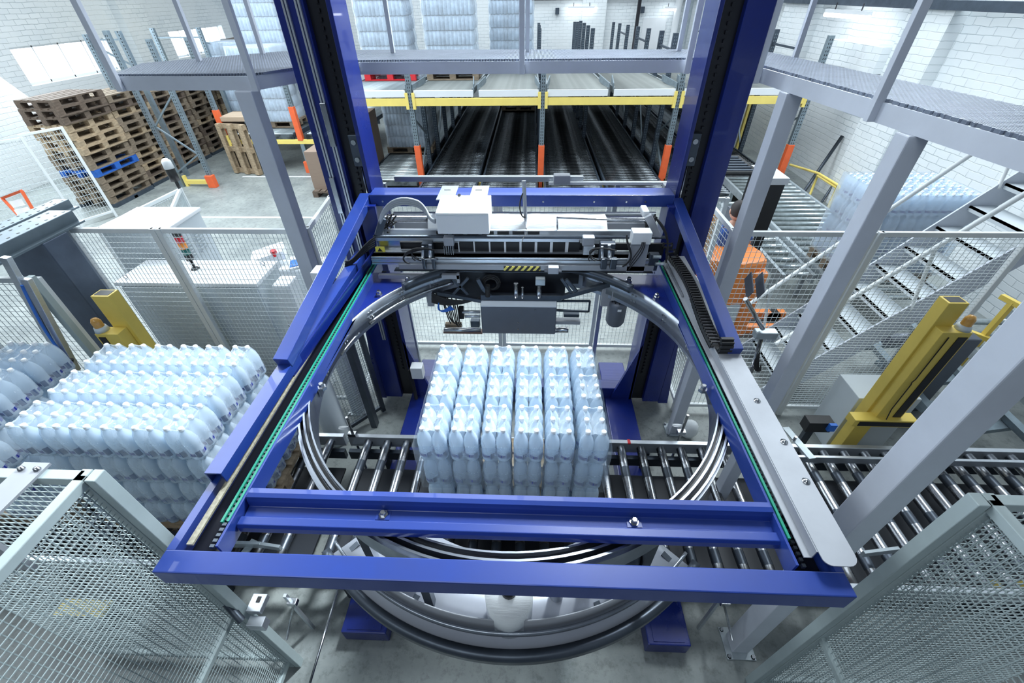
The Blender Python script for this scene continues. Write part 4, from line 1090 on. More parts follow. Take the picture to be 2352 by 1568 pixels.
# slotted yellow trays seen through the guards
for (px, py, lb) in ((190, 1395, 'left'), (2330, 1350, 'right')):
    c = on_z(px, py, .35)
    tag(mk('perforated_tray', G().box(c.x - .17, c.x + .17, c.y - .05, c.y + .05, .33, .35), 'yellow_paint'), 'small yellow tray seen through the %s mesh guard' % lb, 'tray')
    tag(mk('tray_stand', G().box(c.x - .15, c.x + .15, c.y - .04, c.y + .04, 0, .33), 'dark_steel'), 'dark stand below the yellow tray behind the %s mesh guard' % lb, 'stand')
# hinge bracket on the left guard
t = thing('gate_bracket', on_z(600, 1420, 1.0), 'steel bracket with a conduit fitting beside the left mesh guard', 'bracket')
c = on_z(580, 1385, 1.0)
mk('plate', G().box(c.x - .02, c.x + .06, c.y - .04, c.y + .05, .96, 1.0), 'aluminium', t, bevel=.003); mk('slot', G().box(c.x + .015, c.x + .035, c.y + .005, c.y + .035, 1.0, 1.003), 'black_plastic', t)
mk('block', G().box(c.x, c.x + .09, c.y - .10, c.y - .05, .9, .97), 'aluminium', t, bevel=.004)
mk('conduit', G().path([on_z(480, 1340, 1.2), on_z(520, 1385, 1.1), on_z(555, 1425, 1.0)], .02, 8), 'dark_steel', t)
# clamps and rods under the front beam
for px, lb in ((680, 'left'), (1670, 'right')):
    t = thing('sensor_rod', on_z(px, 1400, .6), 'steel rod sensor holder hanging below the front beam at the ' + lb, 'rod')
    a = on_z(px - 5 if px < 1000 else px - 8, 1385, .5); b = on_z(px - 22 if px < 1000 else px + 12, 1468, .3)
    mk('rod', G().tube(a, b, .008, 8), 'steel', t)
    mk('clamp', G().box(a.x - .03, a.x + .03, a.y - .02, a.y + .02, a.z, a.z + .04), 'steel', t, bevel=.003)
    mk('upright', G().box(a.x - .04, a.x - .02, a.y, a.y + .02, 0, .6), 'aluminium', t)
t = tag(mk('floor_rod', G().tube(on_z(775, 1355, .3), on_z(712, 1568, .3), .008, 8), 'steel'), 'long thin steel rod slanting to the bottom edge left of the blue skid', 'rod')
# ================================================================== SCANNER POSTS
def slotface(g, x0, x1, y, z0, z1): g.box(x0, x1, y - .004, y, z0, z1)
t = thing('scanner_post', (3.08, 2.62, 0), 'tall yellow scanner post with a crossbar and amber beacon beside the right conveyor', 'scanner post')
mk('tube', G().box(2.97, 3.11, 2.62, 2.72, 0, 1.86), 'yellow_paint', t, bevel=.004)
mk('tube_mouth', G().box(2.985, 3.095, 2.635, 2.705, 1.855, 1.862), 'black_plastic', t)
b = mk('sensor_housing', G().box(2.99, 3.20, 2.54, 2.64, .62, 1.66), 'yellow_paint', t, bevel=.004)
mk('slot', G().box(3.12, 3.185, 2.535, 2.542, .75, 1.62), 'black_plastic', b)
b = mk('crossbar', G().box(2.80, 3.32, 2.50, 2.60, .66, .74), 'yellow_paint', t, bevel=.004)
mk('slot', G().box(2.84, 3.28, 2.495, 2.502, .675, .725), 'black_plastic', b)
b = mk('beacon_base', G().lathe([(0, 1.66), (.05, 1.66), (.04, 1.70), (0, 1.70)], (3.16, 2.59, 0), 18), 'cabinet_grey', t)
mk('beacon_lens', G().lathe([(.034, 1.70), (.034, 1.75), (.02, 1.775), (0, 1.78)], (3.16, 2.59, 0), 18), 'amber', b)
mk('cable', G().path([(3.05, 2.535, 1.62), (3.052, 2.532, 1.2), (3.04, 2.53, 1.17), (3.05, 2.532, 1.14), (3.052, 2.53, .85), (3.04, 2.5, .76)], .004, 6), 'rubber', t)
t = thing('scanner_post', (-3.27, 2.62, 0), 'yellow scanner post with an amber beacon behind the left water pallet', 'scanner post')
mk('tube', G().box(-3.345, -3.20, 2.62, 2.72, 0, 1.84), 'yellow_paint', t, bevel=.004)
mk('tube_mouth', G().box(-3.33, -3.215, 2.635, 2.705, 1.835, 1.842), 'black_plastic', t)
b = mk('sensor_housing', G().box(-3.42, -3.23, 2.52, 2.62, .62, 1.55), 'yellow_paint', t, bevel=.004)
mk('slot', G().box(-3.40, -3.345, 2.515, 2.522, .75, 1.52), 'black_plastic', b)
b = mk('beacon_base', G().lathe([(0, 1.55), (.05, 1.55), (.04, 1.59), (0, 1.59)], (-3.39, 2.57, 0), 18), 'cabinet_grey', t)
mk('beacon_lens', G().lathe([(.034, 1.59), (.034, 1.64), (.02, 1.665), (0, 1.67)], (-3.39, 2.57, 0), 18), 'amber', b)

# ================================================================== LEFT CABINETS
t = thing('control_cabinet', (-3.24, 3.55, 0), 'large white control cabinet behind the mesh fence, left of the machine', 'cabinet')
mk('housing', G().box(-3.9, -2.56, 3.36, 3.76, .1, 1.48), 'cabinet_grey', t, bevel=.006)
mk('plinth', G().box(-3.88, -2.58, 3.38, 3.74, 0, .1), 'dark_steel', t)
mk('top_cover', G().box(-3.92, -2.54, 3.33, 3.78, 1.48, 1.52), 'white_metal', t, bevel=.006)
for x in (-3.9 + .67,): mk('door', G().box(-3.89, x - .004, 3.345, 3.36, .14, 1.46), 'cabinet_grey', t, bevel=.003); mk('door', G().box(x + .004, -2.57, 3.345, 3.36, .14, 1.46), 'cabinet_grey', t, bevel=.003)
for x, y in ((-3.84, 3.4), (-2.64, 3.68)): mk('lifting_eye', G().path([(x + .02 * math.cos(a * .7), y, 1.545 + .02 * math.sin(a * .7)) for a in range(10)], .005, 6), 'steel', t)
S_ = thing('stack_light', (-3.29, 3.6, 1.52), 'red, orange and green stack light standing on the white cabinet', 'signal light')
mk('base', G().lathe([(0, 1.52), (.04, 1.52), (.03, 1.535), (.012, 1.54), (.012, 1.62), (0, 1.62)], (-3.29, 3.6, 0), 16), 'black_plastic', S_)
mat('light_red', (0.6, 0.01, 0.03), .25); mat('light_orange', (.9, .3, .04), .25); mat('light_green', (.01, .13, .12), .25)
for k, (m, nm) in enumerate((('black_plastic', 'spacer'), ('light_green', 'green_lens'), ('light_orange', 'orange_lens'), ('light_red', 'red_lens'), ('black_plastic', 'top_cap'))):
    z = 1.62 + k * .062; mk(nm, G().lathe([(0, z), (.034, z), (.034, z + .055), (.028, z + .062), (0, z + .062)], (-3.29, 3.6, 0), 18), m, S_)
t = thing('control_cabinet', (-4.05, 4.1, 0), 'tall white cabinet with louvres and a sloping top, behind the white cabinet', 'cabinet')
mk('housing', G().box(-4.30, -3.62, 3.86, 4.40, 0, 1.78), 'cabinet_grey', t, bevel=.008)
mk('top_cover', G().box(-4.32, -3.60, 3.84, 4.42, 1.78, 1.82), 'white_metal', t, bevel=.01)
g = G()
for q in range(2):
    for k in range(7): g.box(-3.612, -3.600, 3.95 + q * .2, 4.09 + q * .2, 1.42 + k * .035, 1.43 + k * .035)
mk('louvres', g, 'cabinet_grey', t)
t = thing('operator_panel', (-3.1, 4.5, 0), 'white operator panel with a red button and clipboard behind the stack light', 'control panel')
mk('pedestal', G().box(-3.35, -2.95, 4.35, 4.7, 0, 1.05), 'white_metal', t, bevel=.03)
mk('panel_head', G().beam((-3.3, 4.45, 1.15), (-2.95, 4.6, 1.22), .3, .12), 'white_metal', t, bevel=.03)
mk('emergency_button', G().tube((-3.0, 4.45, 1.22), (-3.0, 4.44, 1.29), .035, 12), 'red', t)
tag(mk('clipboard', G().beam((-2.85, 4.4, 1.12), (-2.6, 4.5, 1.14), .24, .015), 'sign_white'), 'white clipboard with blue papers lying beside the operator panel', 'clipboard')
tag(mk('paper_sheet', G().beam((-2.83, 4.4, 1.135), (-2.63, 4.48, 1.153), .17, .004), 'cable_blue'), 'blue paper on the clipboard beside the operator panel', 'paper')
tag(mk('panel_shelf', G().box(-2.95, -2.5, 4.3, 4.65, 0, 1.11), 'white_metal', bevel=.02), 'low white stand carrying the clipboard', 'stand')
t = thing('cable_duct', (-2.42, 3.5, 0), 'white upright duct beside the right side of the white cabinet', 'duct')
mk('duct_body', G().box(-2.47, -2.30, 3.42, 3.62, 0, 1.45), 'white_metal', t, bevel=.02)
t = thing('switch_box', (-1.78, 2.95, 1.9), 'white switch box with black cables fixed left of the blue side brace', 'electric box')
c = on_y(745, 638, 2.75)
mk('housing', G().box(c.x - .07, c.x + .05, 2.7, 2.82, c.z - .06, c.z + .07), 'white_metal', t, bevel=.004)
mk('mounting_arm', G().beam((c.x, 2.76, c.z - .05), (XL + .01, 2.76, ZF - .02), .03, .03), 'dark_steel', t)
g = G()
for k in range(2): g.path(bez(c + Vector((-.02, 0, -.06)), on_y(700 - 6 * k, 665, 2.7), on_y(688 + 8 * k, 705, 2.7), on_y(705 + 3 * k, 725, 2.72)), .006, 6)
mk('cable', g, 'rubber', t)
# steel pillar and perforated beams at the left
t = tag(mk('steel_pillar', G().box(-4.12, -3.74, 2.88, 3.10, 0, 2.14), 'pillar_steel', bevel=.006), 'wide dark steel pillar under the perforated beam at the left', 'pillar')
def perforated(x0, x1, y0, y1, z0, z1, label):
    t = thing('perforated_beam', ((x0 + x1) / 2, (y0 + y1) / 2, z0), label, 'beam')
    mk('profile', G().box(x0, x1, y0, y1, z0, z1), 'beam_grey', t, bevel=.005)
    mk('flange', G().box(x1 - .01, x1 + .05, y0, y1, z0, z0 + .015), 'beam_grey', t)
    g = G(); y = y0 + .06
    while y < y1 - .04:
        g.box(x0 + (x1 - x0) * .25 - .006, x0 + (x1 - x0) * .25 + .006, y, y + .02, z1, z1 + .002); g.box(x0 + (x1 - x0) * .8 - .006, x0 + (x1 - x0) * .8 + .006, y + .03, y + .05, z1, z1 + .002); y += .08
    mk('slot_row', g, 'black_plastic', t)
perforated(-4.00, -3.80, 1.4, 3.30, 2.14, 2.24, 'grey perforated steel beam reaching in from the left edge')
perforated(-4.36, -4.22, 2.2, 3.7, 2.1, 2.18, 'second grey perforated beam behind the first at the left edge')
for (x, y, h, lb) in ((-3.60, 2.50, 2.1, 'light post of the guard frame left of the steel pillar'),):
    pass
def pole2(fx, fy, tx, ty, z=0):
    a = on_z(fx, fy, z); d = ray(tx, ty); t = (a.x * d.x + a.y * d.y) / (d.x ** 2 + d.y ** 2); return a, H + d.z * t
# frames in the far left corner
a = ray(219, 818); yy = 2.55; xx = a.x / a.y * yy
tag(mk('frame_post', G().box(xx - .025, xx + .025, yy - .025, yy + .025, 0, 2.05), 'guard_paint', bevel=.003), 'light grey guard post standing just left of the yellow scanner post', 'post')
fence((xx - .9, 2.62), (xx - .05, 2.62), .15, 2.0, 'mesh panel left of the yellow scanner post', pu=.05, pv=.05)
t = thing('aluminium_frame', (-4.3, 2.6, 0), 'leaning aluminium sensor frame with blue hoses at the left', 'frame')
for (x0, y0, x1, y1) in ((12, 590, 165, 862), (60, 640, 175, 850)):
    d0 = on_y(x0, y0, 2.5); d1 = on_y(x1, y1, 2.42); mk('upright', G().beam(d0, d1, .05, .04), 'aluminium', t, bevel=.003)
g = G(); g.path(bez(on_y(50, 655, 2.45), on_y(80, 720, 2.42), on_y(110, 780, 2.42), on_y(160, 830, 2.4)), .01, 6); mk('air_hose', g, 'cable_blue', t)
mk('floor_foot', G().tube(on_y(165, 862, 2.42), on_z(166, 868, 0.0), .015, 6), 'dark_steel', t)
c = on_y(97, 835, 2.3)
t = thing('photo_sensor', c, 'black sensor on a curved arm left of the water packs', 'sensor')
mk('housing', G().box(c.x - .05, c.x + .04, 2.28, 2.36, c.z - .045, c.z + .04), 'black_plastic', t, bevel=.006)
mk('arm', G().path(bez(c, c + Vector((.06, 0, -.09)), c + Vector((.16, .03, -.08)), c + Vector((.2, .05, .01))), .012, 8), 'rubber', t)
tag(mk('grey_rod', G().tube(on_y(-30, 790, 2.2), on_z(130, 935, .5), .035, 10), 'panel_dark'), 'thick dark grey round bar sloping down from the left edge', 'bar')
tag(mk('floor_brace', G().beam(on_z(70, 795, .05), on_z(-30, 880, .05), .10, .06), 'grey_paint'), 'grey flat steel bar lying on the floor at the left edge', 'bar')
# gate, mesh panels and beacon in the left background
def fence2(pa, pb, z0, z1, label, m='fence_paint', pu=.05, pv=.10, r=.003): return fence((pa[0], pa[1]), (pb[0], pb[1]), z0, z1, label, pu=pu, pv=pv, r=r, m=m)
A, za = pole2(268, 497, 145, 290); B_, zb = pole2(190, 522, 45, 320)
fence2(A, B_, .1, za, 'mesh gate panel standing before the nearest pallet stack')
C_ = on_z(20, 560, 0)
fence2(B_, (B_.x - 1.2, B_.y - 1.5), .1, 1.7, 'mesh panel at the left edge behind the orange warning frame')
a1 = on_z(225, 522, 1.6); a2 = on_z(412, 432, 1.6); a3 = on_z(470, 524, 1.3)
fence2(a1, a2, .1, 1.6, 'light mesh fence panel under the beacon, in front of the pallet stacks', pu=.035)
fence2(a2, (a2.x + .55, a2.y - 1.1), .1, 1.6, 'light mesh fence panel running from the beacon towards the machine', pu=.035)
t = thing('warning_beacon', (a2.x, a2.y, 1.6), 'white and black warning beacon on the corner of the light mesh fence', 'signal light')
mk('pole', G().tube((a2.x, a2.y, 1.6), (a2.x, a2.y, 1.72), .02, 8), 'black_plastic', t)
mk('body', G().tube((a2.x, a2.y, 1.70), (a2.x, a2.y, 1.86), .055, 14), 'black_plastic', t)
mk('lens', G().lathe([(0, 1.86), (.06, 1.86), (.055, 1.95), (.03, 1.98), (0, 1.98)], (a2.x, a2.y, 0), 14), 'white_metal', t)
t = thing('warning_sign', on_y(45, 480, 5.2), 'orange framed white warning sign at the far left', 'sign')
p0, p1, p2, p3 = [on_y(x, y, yy) for x, y, yy in ((5, 455, 5.3), (50, 438, 5.3), (82, 492, 5.2), (55, 508, 5.2))]
for u, v in ((p0, p1), (p1, p2), (p2, p3), (p3, p0)): mk('frame_bar', G().beam(u, v, .03, .03), 'orange_paint', t)
q0 = on_y(35, 460, 5.28); q1 = on_y(58, 493, 5.22)
mk('sign_plate', G().beam(q0, q0 + (q1 - q0) * .42, .12, .01), 'sign_white', t); mk('sign_plate', G().beam(q0 + (q1 - q0) * .55, q1, .14, .01), 'sign_white', t)
mk('support_post', G().tube((p2.x, p2.y, 0), (p2.x, p2.y, p2.z), .02, 8), 'rack_dark', t)

# ================================================================== PALLET STACKS along the left wall
def pallet_far(m):
    g = G()
    for i in range(5):
        yy = -.32 + .64 * i / 4; w_ = .07 if i % 2 == 0 else .05; g.box(-.6, .6, yy - w_, yy + w_, .122, .144)
    for i in range(3): g.box(-.6 + .53 * i, -.46 + .53 * i, -.4, .4, .1, .122)
    for i in range(3):
        yy = -.345 + .345 * i
        for k in range(3): xx = -.53 + .53 * k; g.box(xx - .07, xx + .07, yy - .055, yy + .055, .022, .1)
        g.box(-.6, .6, yy - .055, yy + .055, 0, .022)
    return mk('wooden_pallet', g, m, org=(0, 0, 0))
PF = {m: pallet_far(m) for m in ('pallet_wood', 'pallet_dark', 'pallet_grey', 'pallet_blue')}
names = {'pallet_wood': 'light wooden', 'pallet_dark': 'dark weathered', 'pallet_grey': 'grey-brown', 'pallet_blue': 'blue painted'}
stk = [(-9.55, 9.48, 14, 'nearest stack'), (-9.62, 10.78, 13, 'second stack'), (-9.66, 12.08, 13, 'third stack'), (-9.68, 13.38, 12, 'fourth stack'), (-9.7, 14.7, 12, 'fifth stack')]
for si, (x, y, n, nm) in enumerate(stk):
    random.seed(100 + si)
    for k in range(n):
        if si == 0: m = 'pallet_blue' if k == 4 else ('pallet_dark' if k >= 11 else ('pallet_wood' if k in (8, 9, 10, 7) else 'pallet_grey'))
        else: m = random.choice(['pallet_dark', 'pallet_grey', 'pallet_wood', 'pallet_grey'])
        q = PF[m].copy(); COL.objects.link(q); q.location = (x + random.uniform(-.025, .025), y + random.uniform(-.03, .03), .08 + k * .1445); q.rotation_euler.z = PI / 2 + random.uniform(-.02, .02)
        tag(q, '%s pallet, %s from the bottom of the %s by the left wall' % (names[m], NUM[k + 1], nm), 'pallet', 'pallets stacked along the left wall')
    tag(mk('stack_skid', G().box(x - .42, x - .32, y - .6, y + .6, 0, .08).box(x + .32, x + .42, y - .6, y + .6, 0, .08).box(x - .42, x + .42, y - .05, y + .05, 0, .06), 'rack_dark'), 'dark steel runners under the %s of pallets' % nm, 'runner')
# flat pallets on the upper level, left
for k in range(4):
    q = PF['pallet_dark' if k % 2 else 'pallet_grey'].copy(); COL.objects.link(q); q.location = (-9.2 + .02 * k, 16.2, 2.0 + .145 * k); q.rotation_euler.z = PI / 2
    tag(q, 'pallet, %s from the bottom of the low pile on the upper rack level' % NUM[k + 1], 'pallet', 'pallets piled on the upper rack level')
tag(mk('rack_shelf', G().box(-10.4, -8.7, 13.2, 18.0, 1.86, 2.0), 'rack_yellow'), 'yellow edged upper rack shelf behind the pallet stacks', 'shelf')
# upright pallet with boards
t = thing('wooden_pallet', (-7.35, 11.25, 0), 'light wooden pallet standing upright against the orange rack post', 'pallet')
rz = math.radians(-14); cc = Vector((-7.32, 11.2, 0))
def lp(u, v, w_): return cc + Vector((u * math.cos(rz) - w_ * math.sin(rz), u * math.sin(rz) + w_ * math.cos(rz), v))
for i in range(5):
    u = -.34 + .68 * i / 4; mk('top_board', G().beam(lp(u, .02, 0), lp(u, 1.18, 0), .11, .022, up=(math.sin(-rz), math.cos(rz), 0)), 'pallet_wood', t)
for v in (.07, .6, 1.13): mk('stringer_board', G().beam(lp(-.4, v, -.02), lp(.4, v, -.02), .022, .12), 'pallet_wood', t); [mk('block', G().beam(lp(u - .05, v, -.07), lp(u + .05, v, -.07), .08, .12), 'pallet_wood', t) for u in (-.35, 0, .35)]
for u in (-.34, 0, .34): mk('bottom_board', G().beam(lp(u, .02, -.12), lp(u, 1.18, -.12), .11, .022, up=(math.sin(-rz), math.cos(rz), 0)), 'pallet_wood', t)
for i in range(5):
    c = cc + Vector((-.05 + .02 * i, .45, .0)); tag(mk('sheet_board', G().box(c.x - .4, c.x + .4, c.y - .3, c.y + .35, 1.20 + i * .02, 1.218 + i * .02), 'sheet_board'), '%s brown board from the bottom of the pile behind the upright pallet' % NUM[i + 1], 'board', 'brown boards behind the upright pallet')
tag(mk('board_trestle', G().box(cc.x - .35, cc.x - .10, cc.y + .2, cc.y + .7, 0, 1.2), 'pallet_dark'), 'dark wooden base under the brown boards behind the upright pallet', 'base')

# ================================================================== RACKS
def upright(x, y, h, label, orange=0.0, foot=False, dark=True, group=None, zo=0.0):
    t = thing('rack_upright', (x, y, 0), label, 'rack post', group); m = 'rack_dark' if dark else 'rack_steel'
    g = G().box(x - .05, x + .05, y - .04, y + .04, 0, h)
    mk('profile', g, m, t)
    g = G(); z = max(.3, zo + .1)
    while z < h - .05: g.box(x - .026, x - .014, y - .043, y - .039, z, z + .03); g.box(x + .014, x + .026, y - .043, y - .039, z, z + .03); z += .06
    mk('slot_row', g, 'black_plastic' if not dark else 'rack_steel', t)
    if orange: mk('guard_sleeve', G().box(x - .065, x + .065, y - .06, y + .05, zo, zo + orange), 'orange_paint', t, bevel=.004)
    if foot: mk('foot_guard', G().box(x - .09, x + .09, y - .09, y + .05, 0, .28), 'orange_paint', t, bevel=.006)
    return t
def brace(p0, p1, label, group='rack braces'):
    return tag(mk('rack_brace', G().beam(p0, p1, .035, .03), 'rack_steel'), label, 'brace', group)
FRY = 9.95
XS = [-5.45, -2.50, .235, 2.97, 5.55]
lbl = ['far left', 'left', 'middle', 'right', 'far right']
for i, x in enumerate(XS):
    if i == 0: continue
    upright(x, FRY, 2.45 if i < 4 else 2.9, 'front rack post with an orange sleeve, %s one below the yellow beam' % lbl[i], orange=1.0, dark=False, group='front rack posts', zo=0.0)
for i, x in enumerate(XS):
    ys_ = [11.0, 12.2, 13.6, 15.0, 16.6, 18.2, 19.6]
    for k, y in enumerate(ys_):
        hh = 2.92 - .024 * (y - 10) if i >= 3 else (2.7 if y > 16 else 1.9)
        if i == 0 and y < 12: continue
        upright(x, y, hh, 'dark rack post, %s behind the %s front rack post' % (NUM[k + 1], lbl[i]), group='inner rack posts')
for k, y in enumerate((13.6, 14.8, 16.0, 17.2, 18.4, 19.6)):
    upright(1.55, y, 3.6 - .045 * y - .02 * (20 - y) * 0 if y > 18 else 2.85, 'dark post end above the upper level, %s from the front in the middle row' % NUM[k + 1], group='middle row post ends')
for i, x in enumerate(XS[1:], 1):
    brace((x, FRY, .35), (x, 11.0, .9), 'lower diagonal rack brace behind the %s front post' % lbl[i]); brace((x, FRY, 1.55), (x, 11.0, 1.0), 'upper diagonal rack brace behind the %s front post' % lbl[i])
    for y in (12.2, 15.0):
        brace((x, y, .3), (x, y + 1.4, 1.5), 'diagonal rack brace %s in the row behind the %s front post' % ('near the front' if y < 13 else 'deep inside', lbl[i]))
for x in (2.97, 5.55):
    for k, y in enumerate((11.0, 13.6, 16.6)):
        tag(mk('rack_tie', G().beam((x, y, 2.6 - k * .05), (x, y + 1.3, 2.6 - k * .05), .04, .04), 'rack_dark'), 'dark horizontal tie, %s from the front in the %s row of rack posts' % (NUM[k + 1], 'right' if x < 4 else 'far right'), 'tie', 'upper rack ties')
def ybeam(x0, x1, y, z0, z1, label):
    t = thing('rack_beam', ((x0 + x1) / 2, y, z0), label, 'rack beam', 'yellow rack beams'); mk('beam', G().box(x0, x1, y - .03, y + .03, z0, z1), 'rack_yellow', t, bevel=.004)
    for x in (x0 + .01, x1 - .01): mk('end_plate', G().box(x - .03, x + .03, y - .04, y + .03, z0 - .06, z1 + .10), 'rack_yellow', t)
YB0, YB1 = 1.78, 1.92
for i in range(1, 4): ybeam(XS[i] + .06, XS[i + 1] - .06, FRY - .02, YB0, YB1, 'yellow front rack beam between the %s and %s posts' % (lbl[i], lbl[i + 1]))
ybeam(XS[1] - 1.6, XS[1] - .06, FRY - .02, YB0, YB1, 'yellow front rack beam ending behind the left blue column')
for i in range(1, 4): ybeam(XS[i] + .06, XS[i + 1] - .06, FRY - .02, .10, .2, 'low yellow rack beam near the floor between the %s and %s posts' % (lbl[i], lbl[i + 1]))
# gravity lanes
def lane(x0, x1, y0, y1, z0, slope, label, pitch, rm='lane_steel', first=False, group=None):
    t = thing('gravity_lane', ((x0 + x1) / 2, y0, z0), label, 'roller lane', group); dz = -(y1 - y0) * slope
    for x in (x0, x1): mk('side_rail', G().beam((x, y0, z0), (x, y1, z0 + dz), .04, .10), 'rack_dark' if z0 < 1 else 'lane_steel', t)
    mk('front_plate', G().box(x0, x1, y0 - .02, y0 + .01, z0 - .10, z0 + .02), 'white_metal' if z0 > 1 else 'lane_roller', t, bevel=.003)
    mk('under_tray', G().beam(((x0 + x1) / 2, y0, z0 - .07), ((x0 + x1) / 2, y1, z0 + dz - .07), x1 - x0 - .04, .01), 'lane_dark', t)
    r0 = None; y = y0 + .06; k = 0
    while y < y1 and k < 95:
        if r0 is None:
            r0 = mk('roller', G().tube((x0 + .02, y, z0), (x1 - .02, y, z0), pitch * .32, 8), rm, t); Y0 = y
        else:
            c = r0.copy(); COL.objects.link(c); c.parent = t; c.location = (0, y - Y0, -(y - Y0) * slope)
        y += pitch; k += 1
    for x in (x0 + .07, x1 - .07):
        if z0 > 1: mk('entry_guide', G().beam((x + (.1 if x > (x0 + x1) / 2 else -.1) * 0, y0 + .9, z0 + .09), (x + (.09 if x > (x0 + x1) / 2 else -.09), y0 + .02, z0 + .06), .02, .12), 'rack_steel', t)
    return t
for i in range(1, 4):
    a, b = XS[i] + .09, XS[i + 1] - .09; c = (a + b) / 2
    for q, (u, v) in enumerate(((a, c - .06), (c + .06, b))):
        sd = ('left', 'right')[q]
        lane(u, v, FRY - .02, 20.2, 2.04, .035, 'upper roller lane, %s of the pair between the %s and %s rack posts' % (sd, lbl[i], lbl[i + 1]), .11, rm='lane_wood', group='upper roller lanes')
        lane(u, v, 9.0, 20.2, .27, .008, 'lower roller lane, %s of the pair between the %s and %s rack posts' % (sd, lbl[i], lbl[i + 1]), .12, rm='lane_roller', group='lower roller lanes')
lane(XS[1] - 1.5, XS[1] - .09, FRY - .02, 20.2, 2.04, .035, 'upper roller lane behind the left blue column', .11, group='upper roller lanes')
lane(-3.77, XS[1] - .09, 9.8, 20.2, .27, .008, 'lower roller lane carrying the wrapped load beside the cardboard', .12, group='lower roller lanes')
# left racks
upright(-8.5, 10.2, 3.1, 'blue-grey rack post in front of the pallet stacks, left one of the braced pair', dark=False)
upright(-7.7, 10.2, 2.95, 'blue-grey rack post with an orange foot, right one of the braced pair', foot=True, dark=False)
for z0, z1 in ((.35, .75), (.75, 1.35), (1.35, 1.95)):
    k = z0 < .5 or z0 > 1
    p0, p1 = ((-8.45, 10.2, z0 if k else z1), (-7.75, 10.2, z1 if k else z0)); brace(p0, p1, 'diagonal brace of the braced rack frame, %s of three' % ('lowest' if z0 < .5 else 'middle' if z0 < 1 else 'top'), 'braces of the left rack frame')
upright(-7.72, 11.4, 2.9, 'rack post with a long orange sleeve behind the upright pallet', orange=.9, dark=False, zo=.55)
upright(-5.75, 11.3, 2.6, 'rack post with orange sleeve and foot beside the wrapped load', orange=.75, foot=True, dark=False, zo=.78)
for (x, y, h_) in ((-9.66, 11.0, 3.0), (-8.9, 11.0, 3.05), (-9.6, 13.0, 3.0), (-8.4, 13.0, 3.0), (-8.3, 14.4, 3.0), (-9.0, 16.0, 3.1), (-7.6, 16.0, 3.1), (-7.4, 17.6, 3.0), (-6.5, 14.8, 2.9)):
    t = thing('rack_post_end', (x, y, 1.95), 'galvanised rack post end rising above the upper level, %s' % ('near the first window' if y < 12 else 'near the second window' if y > 15 else 'left of the wrapped load') , 'rack post', 'post ends by the left windows')
    PEI = globals().get('PEI', 0) + 1; t['label'] = 'galvanised rack post end above the upper level, %s from the first left window' % NUM[PEI]
    mk('profile', G().box(x - .05, x + .05, y - .04, y + .04, 0.0, h_), 'rack_steel', t)
    g = G(); z = 2.0
    while z < h_: g.box(x + .01, x + .025, y - .044, y - .04, z, z + .03); z += .06
    mk('slot_row', g, 'black_plastic', t)
for (p0, p1, lb) in (((-9.66, 11, 2.9), (-8.9, 11, 2.9), 'level brace by the first left window'), ((-9.6, 11, 2.8), (-8.9, 11, 2.4), 'sloping brace by the first left window'), ((-9.6, 13, 2.8), (-8.4, 13, 2.8), 'level brace between the two left windows'), ((-8.4, 13, 2.7), (-8.3, 14.4, 2.4), 'sloping brace between the two left windows'), ((-9.0, 16, 2.9), (-7.6, 16, 2.9), 'level brace by the second left window'), ((-9, 16, 2.3), (-7.6, 16, 2.8), 'sloping brace by the second left window')):
    brace(p0, p1, lb, 'braces by the left windows')
ybeam(-7.6, -4.3, 11.28, .70, .80, 'yellow rack beam under the wrapped load at the left')
ybeam(-8.4, -8.3 + .5, 10.25, .05, .15, 'low yellow rack beam at the foot of the braced frame')
lane(-7.4, -5.9, 11.3, 15.5, .90, .03, 'roller lane carrying the wrapped load at the left', .11, group='left roller lanes')
lane(-5.6, -4.4, 11.3, 15.5, .90, .03, 'roller lane right of the wrapped load at the left', .11, group='left roller lanes')
# ---- wrapped loads
def load_layer(nx, ny, h):
    g = G(); g.sm = True; d = .09; r = d / 2
    def ring(rr, z):
        pts = []
        for (ax, n0, sgn) in (('x', nx, 1), ('y', ny, 1), ('x', nx, -1), ('y', ny, -1)):
            for k in range(n0):
                for q in range(5):
                    a = PI * q / 5; c0 = (k - (n0 - 1) / 2) * d * sgn
                    if ax == 'x': pts.append((c0 - math.cos(a) * rr * sgn, sgn * (-(ny - 1) / 2 * d - math.sin(a) * rr), z))
                    else: pts.append((sgn * ((nx - 1) / 2 * d + math.sin(a) * rr), c0 - math.cos(a) * rr * sgn, z))
        return pts
    rs = [ring(r * f, h * z) for f, z in ((.85, 0), (1, .06), (1, .52), (.8, .75), (.4, .93), (.35, 1.0))]
    n = len(rs[0]); vs = [p for q in rs for p in q]; fs = []
    for i in range(len(rs) - 1):
        for k in range(n): fs.append((i * n + k, i * n + (k + 1) % n, (i + 1) * n + (k + 1) % n, (i + 1) * n + k))
    g.add(vs, fs); g.f.append(tuple((len(rs) - 1) * n + k for k in range(n))); g.m.append(0); g.smooth.append(False)
    return g
def loadmat():
    m = MT['bottle_plastic'].copy(); m.name = 'stacked_bottles'; MT['stacked_bottles'] = m
    return m
mat('stacked_bottles', (0.60, 0.70, 0.80), 0.3, 0, 0.45, 5.0)
mat('base_red', (0.6, 0.02, 0.03), .6)
LOAD = thing('wrapped_load', (0, 0, 0), 'x', 'wrapped load')
for k in range(6): mk('bottle_layer', G(), 'stacked_bottles', LOAD, org=None) if False else None
lm = mk('bottle_layer', load_layer(12, 9, .262), 'stacked_bottles', LOAD)
for k in range(1, 6):
    c = lm.copy(); COL.objects.link(c); c.parent = LOAD; c.location = (random.uniform(-.01, .01), random.uniform(-.01, .01), k * .266)
